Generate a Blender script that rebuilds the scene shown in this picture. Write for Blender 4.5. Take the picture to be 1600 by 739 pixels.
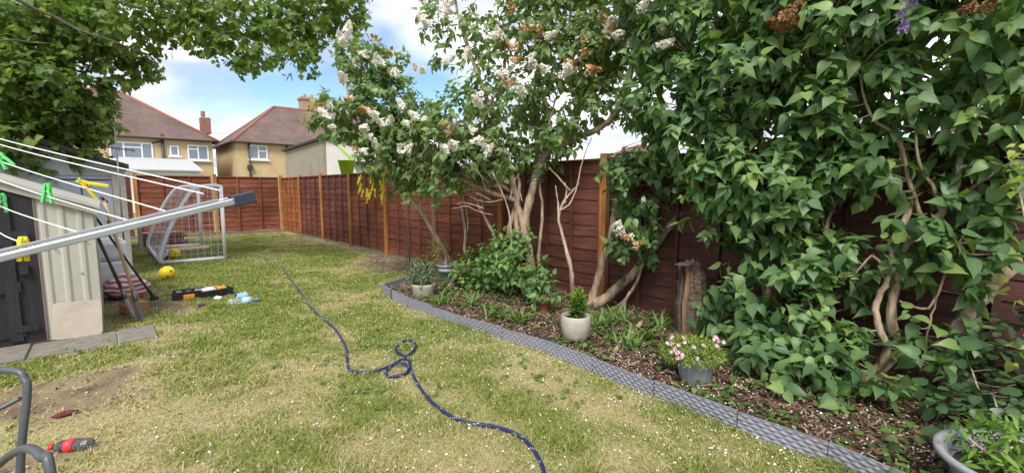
import bpy, math, random
import numpy as np
from mathutils import Vector, Matrix
for o in list(bpy.data.objects): bpy.data.objects.remove(o)
SC = bpy.context.scene
COL = SC.collection
rad = math.radians
rng = np.random.RandomState(7)
random.seed(7)

# ------------------------------------------------------------------ camera
CAM_H = 1.42; FPX = 707.0; YAW = rad(42); PITCH = math.atan(74.5 / FPX)
cam_d = bpy.data.cameras.new('camera'); cam = bpy.data.objects.new('camera', cam_d); COL.objects.link(cam)
cam_d.sensor_width = 36; cam_d.lens = FPX / 1600 * 36; cam_d.clip_start = 0.05; cam_d.clip_end = 2000
cam.location = (0, 0, CAM_H)
cam.rotation_euler = (math.pi / 2 - PITCH, 0, -YAW)
SC.camera = cam

# ------------------------------------------------------------------ sky, sun, exposure
SUN_AZ = rad(-132)   # compass style: 0 = +Y, clockwise; the sun stands behind and left of the camera
SUN_EL = rad(52)
W = bpy.data.worlds.new('World'); SC.world = W; W.use_nodes = True
nt = W.node_tree; nt.nodes.clear()
def wn(t, **k):
    n = nt.nodes.new(t)
    for a, b in k.items(): setattr(n, a, b)
    return n
wout = wn('ShaderNodeOutputWorld'); wbg = wn('ShaderNodeBackground')
sky = wn('ShaderNodeTexSky', sky_type='NISHITA', sun_disc=False, sun_elevation=SUN_EL, sun_rotation=SUN_AZ, altitude=50, air_density=1.0, dust_density=0.15, ozone_density=2.5)
tc = wn('ShaderNodeTexCoord'); sep = wn('ShaderNodeSeparateXYZ'); nt.links.new(tc.outputs['Generated'], sep.inputs[0])
zc = wn('ShaderNodeMath', operation='MAXIMUM'); nt.links.new(sep.outputs['Z'], zc.inputs[0]); zc.inputs[1].default_value = 0.0
za = wn('ShaderNodeMath', operation='ADD'); nt.links.new(zc.outputs[0], za.inputs[0]); za.inputs[1].default_value = 0.22
dx = wn('ShaderNodeMath', operation='DIVIDE'); nt.links.new(sep.outputs['X'], dx.inputs[0]); nt.links.new(za.outputs[0], dx.inputs[1])
dy = wn('ShaderNodeMath', operation='DIVIDE'); nt.links.new(sep.outputs['Y'], dy.inputs[0]); nt.links.new(za.outputs[0], dy.inputs[1])
cmb = wn('ShaderNodeCombineXYZ'); nt.links.new(dx.outputs[0], cmb.inputs[0]); nt.links.new(dy.outputs[0], cmb.inputs[1])
CLOUD_OFF = (5.010, 26.358, 26.612)
mp = wn('ShaderNodeMapping'); nt.links.new(cmb.outputs[0], mp.inputs['Vector']); mp.inputs['Location'].default_value = CLOUD_OFF
nz = wn('ShaderNodeTexNoise'); nz.inputs['Scale'].default_value = 0.8; nz.inputs['Detail'].default_value = 7; nz.inputs['Roughness'].default_value = 0.52; nz.inputs['Distortion'].default_value = 0.15
nt.links.new(mp.outputs[0], nz.inputs['Vector'])
cr = wn('ShaderNodeValToRGB'); cr.color_ramp.elements[0].position = 0.355; cr.color_ramp.elements[1].position = 0.50
nt.links.new(nz.outputs['Fac'], cr.inputs[0])
nz2 = wn('ShaderNodeTexNoise'); nz2.inputs['Scale'].default_value = 1.9; nz2.inputs['Detail'].default_value = 4
nt.links.new(mp.outputs[0], nz2.inputs['Vector'])
cc = wn('ShaderNodeValToRGB'); cc.color_ramp.elements[0].position = 0.36; cc.color_ramp.elements[0].color = (2.0, 2.1, 2.45, 1); cc.color_ramp.elements[1].position = 0.62; cc.color_ramp.elements[1].color = (4.3, 4.3, 4.4, 1)
nt.links.new(nz2.outputs['Fac'], cc.inputs[0])
mx = wn('ShaderNodeMix', data_type='RGBA'); nt.links.new(cr.outputs[0], mx.inputs[0]); hs = wn('ShaderNodeHueSaturation'); hs.inputs['Saturation'].default_value = 1.08; hs.inputs['Value'].default_value = 0.52; nt.links.new(sky.outputs[0], hs.inputs['Color']); nt.links.new(hs.outputs[0], mx.inputs[6]); nt.links.new(cc.outputs[0], mx.inputs[7])
nt.links.new(mx.outputs[2], wbg.inputs[0]); wbg.inputs[1].default_value = 0.15
nt.links.new(wbg.outputs[0], wout.inputs[0])
sun_d = bpy.data.lights.new('sun', 'SUN'); sun = bpy.data.objects.new('sun', sun_d); COL.objects.link(sun)
sun_d.energy = 2.0; sun_d.angle = rad(24); sun_d.color = (1.0, 0.95, 0.87)
sdir = Vector((math.sin(SUN_AZ) * math.cos(SUN_EL), math.cos(SUN_AZ) * math.cos(SUN_EL), math.sin(SUN_EL)))
sun.rotation_euler = sdir.to_track_quat('Z', 'Y').to_euler()
SC.view_settings.view_transform = 'Standard'; SC.view_settings.look = 'None'; SC.view_settings.gamma = 1
SC.view_settings.exposure = 1.36
SC.render.engine = 'CYCLES'

# ------------------------------------------------------------------ helpers
_F = Vector((math.sin(YAW) * math.cos(PITCH), math.cos(YAW) * math.cos(PITCH), -math.sin(PITCH)))
_R = Vector((math.cos(YAW), -math.sin(YAW), 0)); _U = _R.cross(_F)
def pt(x, y, d):           # photo point at a depth in metres -> world
    v = _F + _R * ((x - 800) / FPX) + _U * ((369.5 - y) / FPX)
    return Vector((0, 0, CAM_H)) + v * d
def gp(x, y, z=0.0):       # photo point on a level plane -> world
    v = _F + _R * ((x - 800) / FPX) + _U * ((369.5 - y) / FPX)
    return Vector((0, 0, CAM_H)) + v * ((z - CAM_H) / v.z)
def py(x, y, Y):           # photo point on an upright plane Y = const -> world
    v = _F + _R * ((x - 800) / FPX) + _U * ((369.5 - y) / FPX)
    return Vector((0, 0, CAM_H)) + v * (Y / v.y)

def tag(o, label=None, cat=None, group=None, kind=None):
    if label: o['label'] = label
    if cat: o['category'] = cat
    if group: o['group'] = group
    if kind: o['kind'] = kind
    return o
def thing(name, label, cat, loc=(0, 0, 0), rz=0, group=None):
    o = bpy.data.objects.new(name, None); COL.objects.link(o); o.empty_display_size = 0.1
    o.location = loc; o.rotation_euler = (0, 0, rz)
    return tag(o, label, cat, group)
def link(name, me, m=None, parent=None, world=True):
    o = bpy.data.objects.new(name, me); COL.objects.link(o)
    if m and not me.materials: me.materials.append(m)
    if parent is not None:
        o.parent = parent
        if world: o.matrix_parent_inverse = wm(parent).inverted()
    return o
def wm(o):
    m = Matrix.LocRotScale(o.location, o.rotation_euler, o.scale)
    return (wm(o.parent) @ o.matrix_parent_inverse @ m) if o.parent else m

class MB:
    def __init__(s): s.v = []; s.f = []; s.smooth = []
    def add(s, vs, fs, smooth=False):
        b = len(s.v); s.v += [tuple(v) for v in vs]; s.f += [tuple(i + b for i in f) for f in fs]; s.smooth += [smooth] * len(fs); return s
    def box(s, a, b):
        (x0, y0, z0), (x1, y1, z1) = a, b
        return s.add([(x0,y0,z0),(x1,y0,z0),(x1,y1,z0),(x0,y1,z0),(x0,y0,z1),(x1,y0,z1),(x1,y1,z1),(x0,y1,z1)],
              [(3,2,1,0),(4,5,6,7),(0,1,5,4),(1,2,6,5),(2,3,7,6),(3,0,4,7)])
    def bev(s, a, b, r=0.01):          # box with chamfered edges
        (x0,y0,z0),(x1,y1,z1) = a, b
        import itertools
        V=[];idx={}
        for sx,sy,sz in itertools.product((0,1),repeat=3):
            X=(x0,x1)[sx];Y=(y0,y1)[sy];Z=(z0,z1)[sz]
            ix=X+(r,-r)[sx];iy=Y+(r,-r)[sy];iz=Z+(r,-r)[sz]
            for k,p in enumerate(((X,iy,iz),(ix,Y,iz),(ix,iy,Z))): idx[(sx,sy,sz,k)]=len(V);V.append(p)
        Fc=[]
        for k in range(3):
            for e in (0,1):
                o=[a for a in range(3) if a!=k];c=[]
                for u,w in ((0,0),(1,0),(1,1),(0,1)):
                    t=[0,0,0];t[k]=e;t[o[0]]=u;t[o[1]]=w;c.append(idx[(*t,k)])
                Fc.append(tuple(c))
        for k in range(3):
            o=[a for a in range(3) if a!=k]
            for u in (0,1):
                for w in (0,1):
                    t0=[0,0,0];t0[o[0]]=u;t0[o[1]]=w;t1=list(t0);t1[k]=1
                    Fc.append((idx[(*t0,o[0])],idx[(*t1,o[0])],idx[(*t1,o[1])],idx[(*t0,o[1])]))
        for t in itertools.product((0,1),repeat=3): Fc.append(tuple(idx[(*t,k)] for k in range(3)))
        return s.add(V,Fc)
    def tube(s, pts, rs, n=8, caps=True, smooth=True):
        P = [Vector(p) for p in pts]; k = len(P)
        if not hasattr(rs, '__len__'): rs = [rs] * k
        b = len(s.v); T = [(P[min(i+1,k-1)] - P[max(i-1,0)]).normalized() for i in range(k)]
        u = T[0].orthogonal().normalized()
        for i in range(k):
            u = (u - T[i] * u.dot(T[i]));
            if u.length < 1e-6: u = T[i].orthogonal()
            u.normalize(); w = T[i].cross(u)
            for j in range(n):
                a = 2 * math.pi * j / n
                s.v.append(tuple(P[i] + (u * math.cos(a) + w * math.sin(a)) * rs[i]))
        for i in range(k - 1):
            for j in range(n):
                s.f.append((b+i*n+j, b+i*n+(j+1)%n, b+(i+1)*n+(j+1)%n, b+(i+1)*n+j)); s.smooth.append(smooth)
        if caps:
            s.f.append(tuple(b+j for j in range(n-1,-1,-1))); s.smooth.append(False)
            s.f.append(tuple(b+(k-1)*n+j for j in range(n))); s.smooth.append(False)
        return s
    def lathe(s, prof, n=28, c=(0,0,0), smooth=True, flute=0, fl=0.0):
        b = len(s.v); k = len(prof)
        for r, z in prof:
            for j in range(n):
                a = 2*math.pi*j/n; q = r*(1+fl*math.cos(flute*a)) if flute else r
                s.v.append((c[0]+q*math.cos(a), c[1]+q*math.sin(a), c[2]+z))
        for i in range(k-1):
            for j in range(n):
                s.f.append((b+i*n+j, b+i*n+(j+1)%n, b+(i+1)*n+(j+1)%n, b+(i+1)*n+j)); s.smooth.append(smooth)
        return s
    def prism(s, poly, d0, d1, ax=1):   # polygon in the plane across axis ax, extruded from d0 to d1
        n = len(poly)
        def p(q, d):
            v = list(q); v.insert(ax, d); return tuple(v)
        return s.add([p(q,d0) for q in poly]+[p(q,d1) for q in poly], [tuple(range(n)), tuple(range(2*n-1,n-1,-1))]+[(i,(i+1)%n,n+(i+1)%n,n+i) for i in range(n)])
    def mesh(s, name):
        me = bpy.data.meshes.new(name); me.from_pydata(s.v, [], s.f); me.polygons.foreach_set('use_smooth', s.smooth); me.update()
        import bmesh
        bm = bmesh.new(); bm.from_mesh(me); bmesh.ops.recalc_face_normals(bm, faces=bm.faces); bm.to_mesh(me); bm.free()
        return me
    def build(s, name, m, parent=None): return link(name, s.mesh(name), m, parent)

def smoothpath(pts, sub=4):             # Catmull-Rom
    P = [Vector(p) for p in pts]; out = []
    for i in range(len(P)-1):
        p0 = P[max(i-1,0)]; p1 = P[i]; p2 = P[i+1]; p3 = P[min(i+2,len(P)-1)]
        for k in range(sub):
            t = k/sub
            out.append(0.5*((2*p1)+(p2-p0)*t+(2*p0-5*p1+4*p2-p3)*t*t+(3*p1-p0-3*p2+p3)*t**3))
    out.append(P[-1]); return out
def lerp(a, b, n): return [a+(b-a)*i/(n-1) for i in range(n)]

# lattice noise
_tab = np.random.RandomState(3).rand(4096)
def _h(ix, iy, iz, s): return _tab[(ix*374761393 + iy*668265263 + iz*1274126177 + s*97) % 4096]
def vnoise(x, y, z=None, s=0):
    x = np.asarray(x, float); y = np.asarray(y, float); z = np.zeros_like(x) if z is None else np.asarray(z, float)
    ix = np.floor(x).astype(np.int64); iy = np.floor(y).astype(np.int64); iz = np.floor(z).astype(np.int64)
    fx = x-ix; fy = y-iy; fz = z-iz
    fx = fx*fx*(3-2*fx); fy = fy*fy*(3-2*fy); fz = fz*fz*(3-2*fz)
    r = 0
    for a in (0,1):
        for b in (0,1):
            for c in (0,1):
                r = r + (fx if a else 1-fx)*(fy if b else 1-fy)*(fz if c else 1-fz)*_h(ix+a, iy+b, iz+c, s)
    return r
def fbm(x, y, z=None, s=0, o=4):
    r = 0; a = .5; t = 0
    for i in range(o):
        k = 2.03**i
        r = r + a*vnoise(np.asarray(x)*k+i*17.3, np.asarray(y)*k+i*5.1, None if z is None else np.asarray(z)*k, s+i); t += a; a *= .5
    return r/t

# ------------------------------------------------------------------ materials
def newmat(name):
    m = bpy.data.materials.new(name); m.use_nodes = True; n = m.node_tree; n.nodes.clear()
    out = n.nodes.new('ShaderNodeOutputMaterial'); b = n.nodes.new('ShaderNodeBsdfPrincipled'); n.links.new(b.outputs[0], out.inputs[0])
    return m, n, b, out
def nd(n, t, **k):
    q = n.nodes.new(t)
    for a, v in k.items():
        if a.startswith('i_'): q.inputs[a[2:].replace('_', ' ')].default_value = v
        else: setattr(q, a, v)
    return q
def pm(name, c1, c2=None, rough=.7, scale=12, detail=6, bump=.0, bscale=None, metal=0, spec=.4, stretch=(1,1,1), coord='Object', lo=.35, hi=.65, dirt=None, trans=0):
    m, n, b, out = newmat(name)
    c2 = c2 or tuple(x*.75 for x in c1)
    t = nd(n, 'ShaderNodeTexCoord'); mpp = nd(n, 'ShaderNodeMapping'); mpp.inputs['Scale'].default_value = stretch
    n.links.new(t.outputs[coord], mpp.inputs[0])
    no = nd(n, 'ShaderNodeTexNoise', i_Scale=scale, i_Detail=detail, i_Roughness=.6); n.links.new(mpp.outputs[0], no.inputs['Vector'])
    r = nd(n, 'ShaderNodeValToRGB'); r.color_ramp.elements[0].position = lo; r.color_ramp.elements[1].position = hi
    r.color_ramp.elements[0].color = (*c2, 1); r.color_ramp.elements[1].color = (*c1, 1)
    n.links.new(no.outputs['Fac'], r.inputs[0]); col = r.outputs[0]
    if dirt:
        n2 = nd(n, 'ShaderNodeTexNoise', i_Scale=dirt[1], i_Detail=8, i_Roughness=.7); n.links.new(t.outputs[coord], n2.inputs['Vector'])
        r2 = nd(n, 'ShaderNodeValToRGB'); r2.color_ramp.elements[0].position = dirt[2]; r2.color_ramp.elements[1].position = dirt[2]+.15
        n.links.new(n2.outputs['Fac'], r2.inputs[0])
        mm = nd(n, 'ShaderNodeMix', data_type='RGBA'); n.links.new(r2.outputs[0], mm.inputs[0]); n.links.new(col, mm.inputs[6]); mm.inputs[7].default_value = (*dirt[0], 1); col = mm.outputs[2]
    n.links.new(col, b.inputs['Base Color'])
    b.inputs['Roughness'].default_value = rough; b.inputs['Metallic'].default_value = metal; b.inputs['Specular IOR Level'].default_value = spec
    if trans: b.inputs['Transmission Weight'].default_value = trans
    if bump:
        n3 = nd(n, 'ShaderNodeTexNoise', i_Scale=bscale or scale*3, i_Detail=5); n.links.new(mpp.outputs[0], n3.inputs['Vector'])
        bp = nd(n, 'ShaderNodeBump', i_Strength=bump, i_Distance=.02); n.links.new(n3.outputs['Fac'], bp.inputs['Height']); n.links.new(bp.outputs[0], b.inputs['Normal'])
    return m
def leafmat(name, dark, mid, light, rough=.45, trans=.3, tcol=None, spec=.4):
    m, n, b, out = newmat(name)
    a = nd(n, 'ShaderNodeAttribute', attribute_name='tint')
    r = nd(n, 'ShaderNodeValToRGB'); e = r.color_ramp.elements; e[0].color = (*dark, 1); e[1].color = (*light, 1); q = e.new(.5); q.color = (*mid, 1)
    n.links.new(a.outputs['Fac'], r.inputs[0])
    no = nd(n, 'ShaderNodeTexNoise', i_Scale=60, i_Detail=3); tcn = nd(n, 'ShaderNodeTexCoord'); n.links.new(tcn.outputs['Object'], no.inputs['Vector'])
    mul = nd(n, 'ShaderNodeMix', data_type='RGBA', blend_type='MULTIPLY'); mul.inputs[0].default_value = .35
    n.links.new(r.outputs[0], mul.inputs[6]); n.links.new(no.outputs['Fac'], mul.inputs[7])
    n.links.new(mul.outputs[2], b.inputs['Base Color']); b.inputs['Roughness'].default_value = rough; b.inputs['Specular IOR Level'].default_value = spec
    tr = nd(n, 'ShaderNodeBsdfTranslucent')
    if tcol: tr.inputs[0].default_value = (*tcol, 1)
    else:
        h = nd(n, 'ShaderNodeMix', data_type='RGBA', blend_type='MULTIPLY'); h.inputs[0].default_value = 1; n.links.new(mul.outputs[2], h.inputs[6]); h.inputs[7].default_value = (1.7, 1.6, .7, 1); n.links.new(h.outputs[2], tr.inputs[0])
    ms = nd(n, 'ShaderNodeMixShader'); ms.inputs[0].default_value = trans
    n.links.new(b.outputs[0], ms.inputs[1]); n.links.new(tr.outputs[0], ms.inputs[2]); n.links.new(ms.outputs[0], out.inputs[0])
    return m
def attrmat(name, stops, attr='tint', rough=.9, bump=0, bscale=80, spec=.2, fine=None, trans=0):
    m, n, b, out = newmat(name)
    a = nd(n, 'ShaderNodeAttribute', attribute_name=attr)
    r = nd(n, 'ShaderNodeValToRGB'); e = r.color_ramp.elements
    for i, (p, c) in enumerate(stops):
        q = e[i] if i < 2 else e.new(p)
        q.position = p; q.color = (*c, 1)
    n.links.new(a.outputs['Fac'], r.inputs[0]); col = r.outputs[0]
    t = nd(n, 'ShaderNodeTexCoord')
    if fine:
        no = nd(n, 'ShaderNodeTexNoise', i_Scale=fine, i_Detail=6, i_Roughness=.7); n.links.new(t.outputs['Object'], no.inputs['Vector'])
        rr = nd(n, 'ShaderNodeValToRGB'); rr.color_ramp.elements[0].position = .25; rr.color_ramp.elements[0].color = (.45,.45,.45,1); rr.color_ramp.elements[1].position = .75; rr.color_ramp.elements[1].color = (1.3,1.3,1.3,1)
        n.links.new(no.outputs['Fac'], rr.inputs[0])
        mu = nd(n, 'ShaderNodeMix', data_type='RGBA', blend_type='MULTIPLY'); mu.inputs[0].default_value = 1; n.links.new(col, mu.inputs[6]); n.links.new(rr.outputs[0], mu.inputs[7]); col = mu.outputs[2]
    n.links.new(col, b.inputs['Base Color']); b.inputs['Roughness'].default_value = rough; b.inputs['Specular IOR Level'].default_value = spec
    if bump:
        n3 = nd(n, 'ShaderNodeTexNoise', i_Scale=bscale, i_Detail=6); n.links.new(t.outputs['Object'], n3.inputs['Vector'])
        bp = nd(n, 'ShaderNodeBump', i_Strength=bump, i_Distance=.02); n.links.new(n3.outputs['Fac'], bp.inputs['Height']); n.links.new(bp.outputs[0], b.inputs['Normal'])
    if trans:
        tr = nd(n, 'ShaderNodeBsdfTranslucent'); n.links.new(col, tr.inputs[0]); ms = nd(n, 'ShaderNodeMixShader'); ms.inputs[0].default_value = trans
        n.links.new(b.outputs[0], ms.inputs[1]); n.links.new(tr.outputs[0], ms.inputs[2]); n.links.new(ms.outputs[0], out.inputs[0])
    return m
def woodmat(name, stretch):             # stained fence timber, tone from the object's own colour
    m, n, b, out = newmat(name)
    oi = nd(n, 'ShaderNodeObjectInfo'); t = nd(n, 'ShaderNodeTexCoord'); mpp = nd(n, 'ShaderNodeMapping'); mpp.inputs['Scale'].default_value = stretch
    n.links.new(t.outputs['Object'], mpp.inputs[0])
    ad = nd(n, 'ShaderNodeVectorMath', operation='ADD'); n.links.new(mpp.outputs[0], ad.inputs[0])
    sc = nd(n, 'ShaderNodeMath', operation='MULTIPLY'); n.links.new(oi.outputs['Random'], sc.inputs[0]); sc.inputs[1].default_value = 60; n.links.new(sc.outputs[0], ad.inputs[1])
    no = nd(n, 'ShaderNodeTexNoise', i_Scale=3, i_Detail=8, i_Roughness=.65, i_Distortion=.6); n.links.new(ad.outputs[0], no.inputs['Vector'])
    rr = nd(n, 'ShaderNodeValToRGB'); rr.color_ramp.elements[0].position = .28; rr.color_ramp.elements[0].color = (.42,.4,.38,1); rr.color_ramp.elements[1].position = .72; rr.color_ramp.elements[1].color = (1.35,1.35,1.35,1)
    n.links.new(no.outputs['Fac'], rr.inputs[0])
    mu = nd(n, 'ShaderNodeMix', data_type='RGBA', blend_type='MULTIPLY'); mu.inputs[0].default_value = 1; n.links.new(oi.outputs['Color'], mu.inputs[6]); n.links.new(rr.outputs[0], mu.inputs[7])
    ge = nd(n, 'ShaderNodeNewGeometry'); nf = nd(n, 'ShaderNodeTexNoise', i_Scale=1.1, i_Detail=5, i_Roughness=.65); n.links.new(ge.outputs['Position'], nf.inputs['Vector'])
    rf = nd(n, 'ShaderNodeValToRGB'); rf.color_ramp.elements[0].position = .35; rf.color_ramp.elements[0].color = (.72,.72,.74,1); rf.color_ramp.elements[1].position = .68; rf.color_ramp.elements[1].color = (1.2,1.22,1.25,1); n.links.new(nf.outputs['Fac'], rf.inputs[0])
    m2 = nd(n, 'ShaderNodeMix', data_type='RGBA', blend_type='MULTIPLY'); m2.inputs[0].default_value = 1; n.links.new(mu.outputs[2], m2.inputs[6]); n.links.new(rf.outputs[0], m2.inputs[7])
    n.links.new(m2.outputs[2], b.inputs['Base Color']); b.inputs['Roughness'].default_value = .75; b.inputs['Specular IOR Level'].default_value = .25
    bp = nd(n, 'ShaderNodeBump', i_Strength=.35, i_Distance=.01); n.links.new(no.outputs['Fac'], bp.inputs['Height']); n.links.new(bp.outputs[0], b.inputs['Normal'])
    return m

M = {}
M['board'] = woodmat('fence_board_stain', (1.2, 1.2, 16))
M['post'] = woodmat('fence_post_stain', (14, 14, 1.0))
M['bark'] = pm('lilac_bark', (.40,.30,.215), (.20,.145,.10), rough=.95, scale=16, detail=10, bump=1.0, bscale=38, stretch=(1,1,.22), spec=.1, lo=.4, hi=.6, dirt=((.30,.31,.22),7,.6))
M['bark_pale'] = pm('pale_dead_bark', (.52,.43,.33), (.31,.24,.175), rough=.95, scale=20, detail=10, bump=1.0, bscale=42, stretch=(1,1,.22), spec=.1, lo=.4, hi=.6, dirt=((.26,.24,.18),9,.6))
M['bark_dark'] = pm('maple_bark', (.10,.085,.06), (.05,.04,.03), rough=.9, scale=9, bump=.6, bscale=20)
M['lilac'] = leafmat('lilac_leaf', (.062,.135,.052), (.115,.225,.08), (.26,.38,.11), rough=.46, trans=.33)
M['lilac_bush'] = leafmat('fresh_lilac_leaf', (.085,.18,.05), (.15,.29,.08), (.28,.42,.12), rough=.48, trans=.35)
M['lilac_soft'] = leafmat('white_lilac_leaf', (.11,.185,.068), (.18,.285,.10), (.28,.40,.14), rough=.48, trans=.38)
M['maple'] = leafmat('maple_leaf', (.075,.145,.032), (.14,.235,.05), (.27,.38,.085), rough=.48, trans=.48)
M['herb'] = leafmat('herb_leaf', (.07,.15,.02), (.13,.26,.03), (.22,.38,.05), rough=.5, trans=.3)
M['herb_grey'] = leafmat('grey_green_leaf', (.07,.12,.06), (.12,.19,.09), (.2,.28,.14), rough=.55, trans=.25)
M['weed'] = leafmat('weed_leaf', (.065,.135,.03), (.115,.215,.045), (.2,.32,.07), rough=.5, trans=.28)
M['ivy'] = leafmat('dark_climber_leaf', (.035,.075,.03), (.06,.115,.045), (.10,.17,.07), rough=.4, trans=.2)
M['varieg'] = leafmat('variegated_leaf', (.10,.2,.03), (.35,.42,.08), (.55,.55,.14), rough=.45, trans=.3)
M['yellow_leaf'] = leafmat('yellowed_leaf', (.45,.36,.06), (.5,.42,.1), (.55,.3,.05), rough=.6, trans=.3)
M['white_flower'] = attrmat('white_lilac_floret', [(0,(.72,.66,.56)),(1,(.9,.88,.82)),(.5,(.86,.83,.75))], rough=.7, trans=.35)
M['brown_flower'] = attrmat('browned_lilac_floret', [(0,(.34,.17,.06)),(1,(.78,.68,.5)),(.55,(.54,.32,.14))], rough=.8, trans=.2)
M['rust_flower'] = attrmat('dried_brown_floret', [(0,(.12,.06,.03)),(1,(.26,.13,.06))], rough=.85)
M['purple_flower'] = attrmat('purple_lilac_floret', [(0,(.22,.15,.38)),(1,(.42,.33,.6))], rough=.7, trans=.2)
M['yellow_flower'] = attrmat('yellow_floret', [(0,(.78,.60,.01)),(1,(.88,.78,.06))], rough=.6, trans=.25)
M['pink_flower'] = attrmat('pink_floret', [(0,(.7,.36,.42)),(1,(.85,.72,.74))], rough=.7, trans=.25)
M['grass'] = attrmat('grass_blade', [(0,(.185,.25,.045)),(1,(.56,.47,.27)),(.35,(.30,.35,.085)),(.65,(.45,.41,.17))], rough=.7, trans=.3, spec=.25)
M['lawn'] = attrmat('lawn_soil', [(0,(.19,.205,.06)),(.5,(.34,.29,.155)),(1,(.15,.105,.075))], rough=.95, bump=.6, bscale=60, fine=45)
M['soil'] = pm('bed_soil', (.13,.085,.055), (.05,.033,.022), rough=.95, scale=16, bump=.9, bscale=45, spec=.1)
M['chip'] = attrmat('bark_chip', [(0,(.045,.028,.02)),(1,(.42,.32,.24)),(.5,(.17,.105,.07))], rough=.9)
M['petal'] = attrmat('fallen_petal', [(0,(.55,.47,.36)),(1,(.85,.83,.78))], rough=.8)
M['terrain'] = pm('far_ground', (.12,.15,.05), (.2,.17,.09), rough=.95, scale=.4, bump=.2)
M['edging'] = pm('grey_plastic_weave', (.25,.255,.30), (.20,.205,.245), rough=.42, scale=30, spec=.5, dirt=((.17,.14,.10),11,.55))
M['pot_cream'] = pm('cream_ceramic', (.42,.385,.33), (.34,.31,.26), rough=.55, scale=14, bump=.1, dirt=((.33,.28,.2),6,.62))
M['pot_grey'] = pm('grey_plastic', (.30,.315,.34), (.25,.262,.285), rough=.45, scale=10, spec=.5, dirt=((.2,.17,.13),8,.64))
M['pot_soil'] = pm('potting_soil', (.08,.055,.04), (.03,.02,.015), rough=1, scale=40, bump=1, bscale=90)
M['terracotta'] = pm('terracotta', (.45,.2,.1), (.33,.14,.07), rough=.8, scale=15)
M['alu'] = pm('brushed_aluminium', (.46,.48,.52), (.38,.40,.44), rough=.4, metal=.75, scale=8, stretch=(1,1,1))
M['line'] = pm('white_plastic_line', (.82,.82,.84), (.76,.76,.78), rough=.4, scale=40)
M['cap'] = pm('navy_plastic_cap', (.035,.04,.065), (.028,.03,.05), rough=.4, scale=12)
M['peg_green'] = pm('green_plastic', (.10,.72,.17), (.08,.62,.14), rough=.35, scale=10)
M['peg_yellow'] = pm('yellow_plastic', (.82,.68,.02), (.75,.6,.02), rough=.35, scale=10)
M['steel'] = pm('spring_steel', (.5,.5,.5), rough=.3, metal=1, scale=20)
M['chair'] = pm('grey_powder_coat', (.075,.085,.095), (.06,.068,.075), rough=.42, scale=60, bump=.05, spec=.5)
M['mesh_fabric'] = pm('dark_mesh_fabric', (.06,.065,.07), rough=.8, scale=100)
M['white_tube'] = pm('white_plastic_tube', (.82,.81,.84), (.74,.73,.76), rough=.45, scale=10)
M['net'] = pm('goal_net_cord', (.75,.75,.75), (.65,.65,.65), rough=.8, scale=20)
M['shed'] = pm('cream_metal_sheet', (.44,.43,.375), (.37,.36,.31), rough=.6, scale=3, stretch=(2,2,.4), dirt=((.36,.31,.23),3.5,.6), bump=.05)
M['shed_dirty'] = pm('dirty_white_board', (.5,.455,.385), (.42,.36,.28), rough=.75, scale=5, dirt=((.40,.27,.16),9,.56), bump=.15)
M['black_wood'] = pm('black_painted_wood', (.022,.023,.028), (.012,.012,.014), rough=.6, scale=4, stretch=(5,5,.6), bump=.3)
M['hinge'] = pm('dull_steel', (.25,.25,.26), rough=.5, metal=.8, scale=20)
M['render_grey'] = pm('grey_render', (.42,.43,.44), (.36,.365,.37), rough=.85, scale=5, bump=.2)
M['door_grey'] = pm('bluegrey_painted_metal', (.40,.44,.50), (.35,.385,.44), rough=.55, scale=3, dirt=((.22,.23,.24),5,.66))
M['concrete'] = pm('concrete', (.42,.40,.35), (.33,.31,.27), rough=.9, scale=10, bump=.3, dirt=((.17,.15,.11),5,.6))
M['felt'] = pm('roof_felt', (.07,.065,.065), (.045,.04,.04), rough=.95, scale=20, bump=.5)
M['slab'] = pm('paving_slab', (.21,.19,.165), (.14,.125,.105), rough=.9, scale=12, bump=.4, dirt=((.16,.135,.09),6,.55))
M['dash'] = pm('tan_pebbledash', (.54,.41,.24), (.47,.35,.19), rough=.95, scale=2.2, bump=.5, bscale=60)
M['render_tan'] = pm('weathered_render', (.30,.27,.205), (.235,.21,.16), rough=.95, scale=1.6, bump=.2, dirt=((.2,.18,.14),1.2,.6))
M['render_white'] = pm('white_render', (.66,.64,.60), (.58,.56,.52), rough=.9, scale=2, bump=.1)
M['upvc'] = pm('white_window_frame', (.8,.8,.8), (.76,.76,.76), rough=.4, scale=5)
M['pipe_dark'] = pm('dark_pipe', (.055,.045,.045), rough=.5, scale=5)
M['chimney'] = pm('brick_chimney', (.30,.15,.11), (.2,.1,.08), rough=.9, scale=8, bump=.3)
M['chimney_tan'] = pm('tan_chimney', (.42,.27,.18), (.33,.2,.14), rough=.9, scale=4, bump=.3)
def glassmat():
    m, n, b, out = newmat('window_glass'); b.inputs['Base Color'].default_value = (.16,.2,.25,1); b.inputs['Roughness'].default_value = .06; b.inputs['Specular IOR Level'].default_value = .9
    t = nd(n,'ShaderNodeTexCoord'); no = nd(n,'ShaderNodeTexNoise',i_Scale=1.5); n.links.new(t.outputs['Object'],no.inputs['Vector']); bp = nd(n,'ShaderNodeBump',i_Strength=.03); n.links.new(no.outputs['Fac'],bp.inputs['Height']); n.links.new(bp.outputs[0],b.inputs['Normal'])
    return m
M['glass'] = glassmat()
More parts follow.
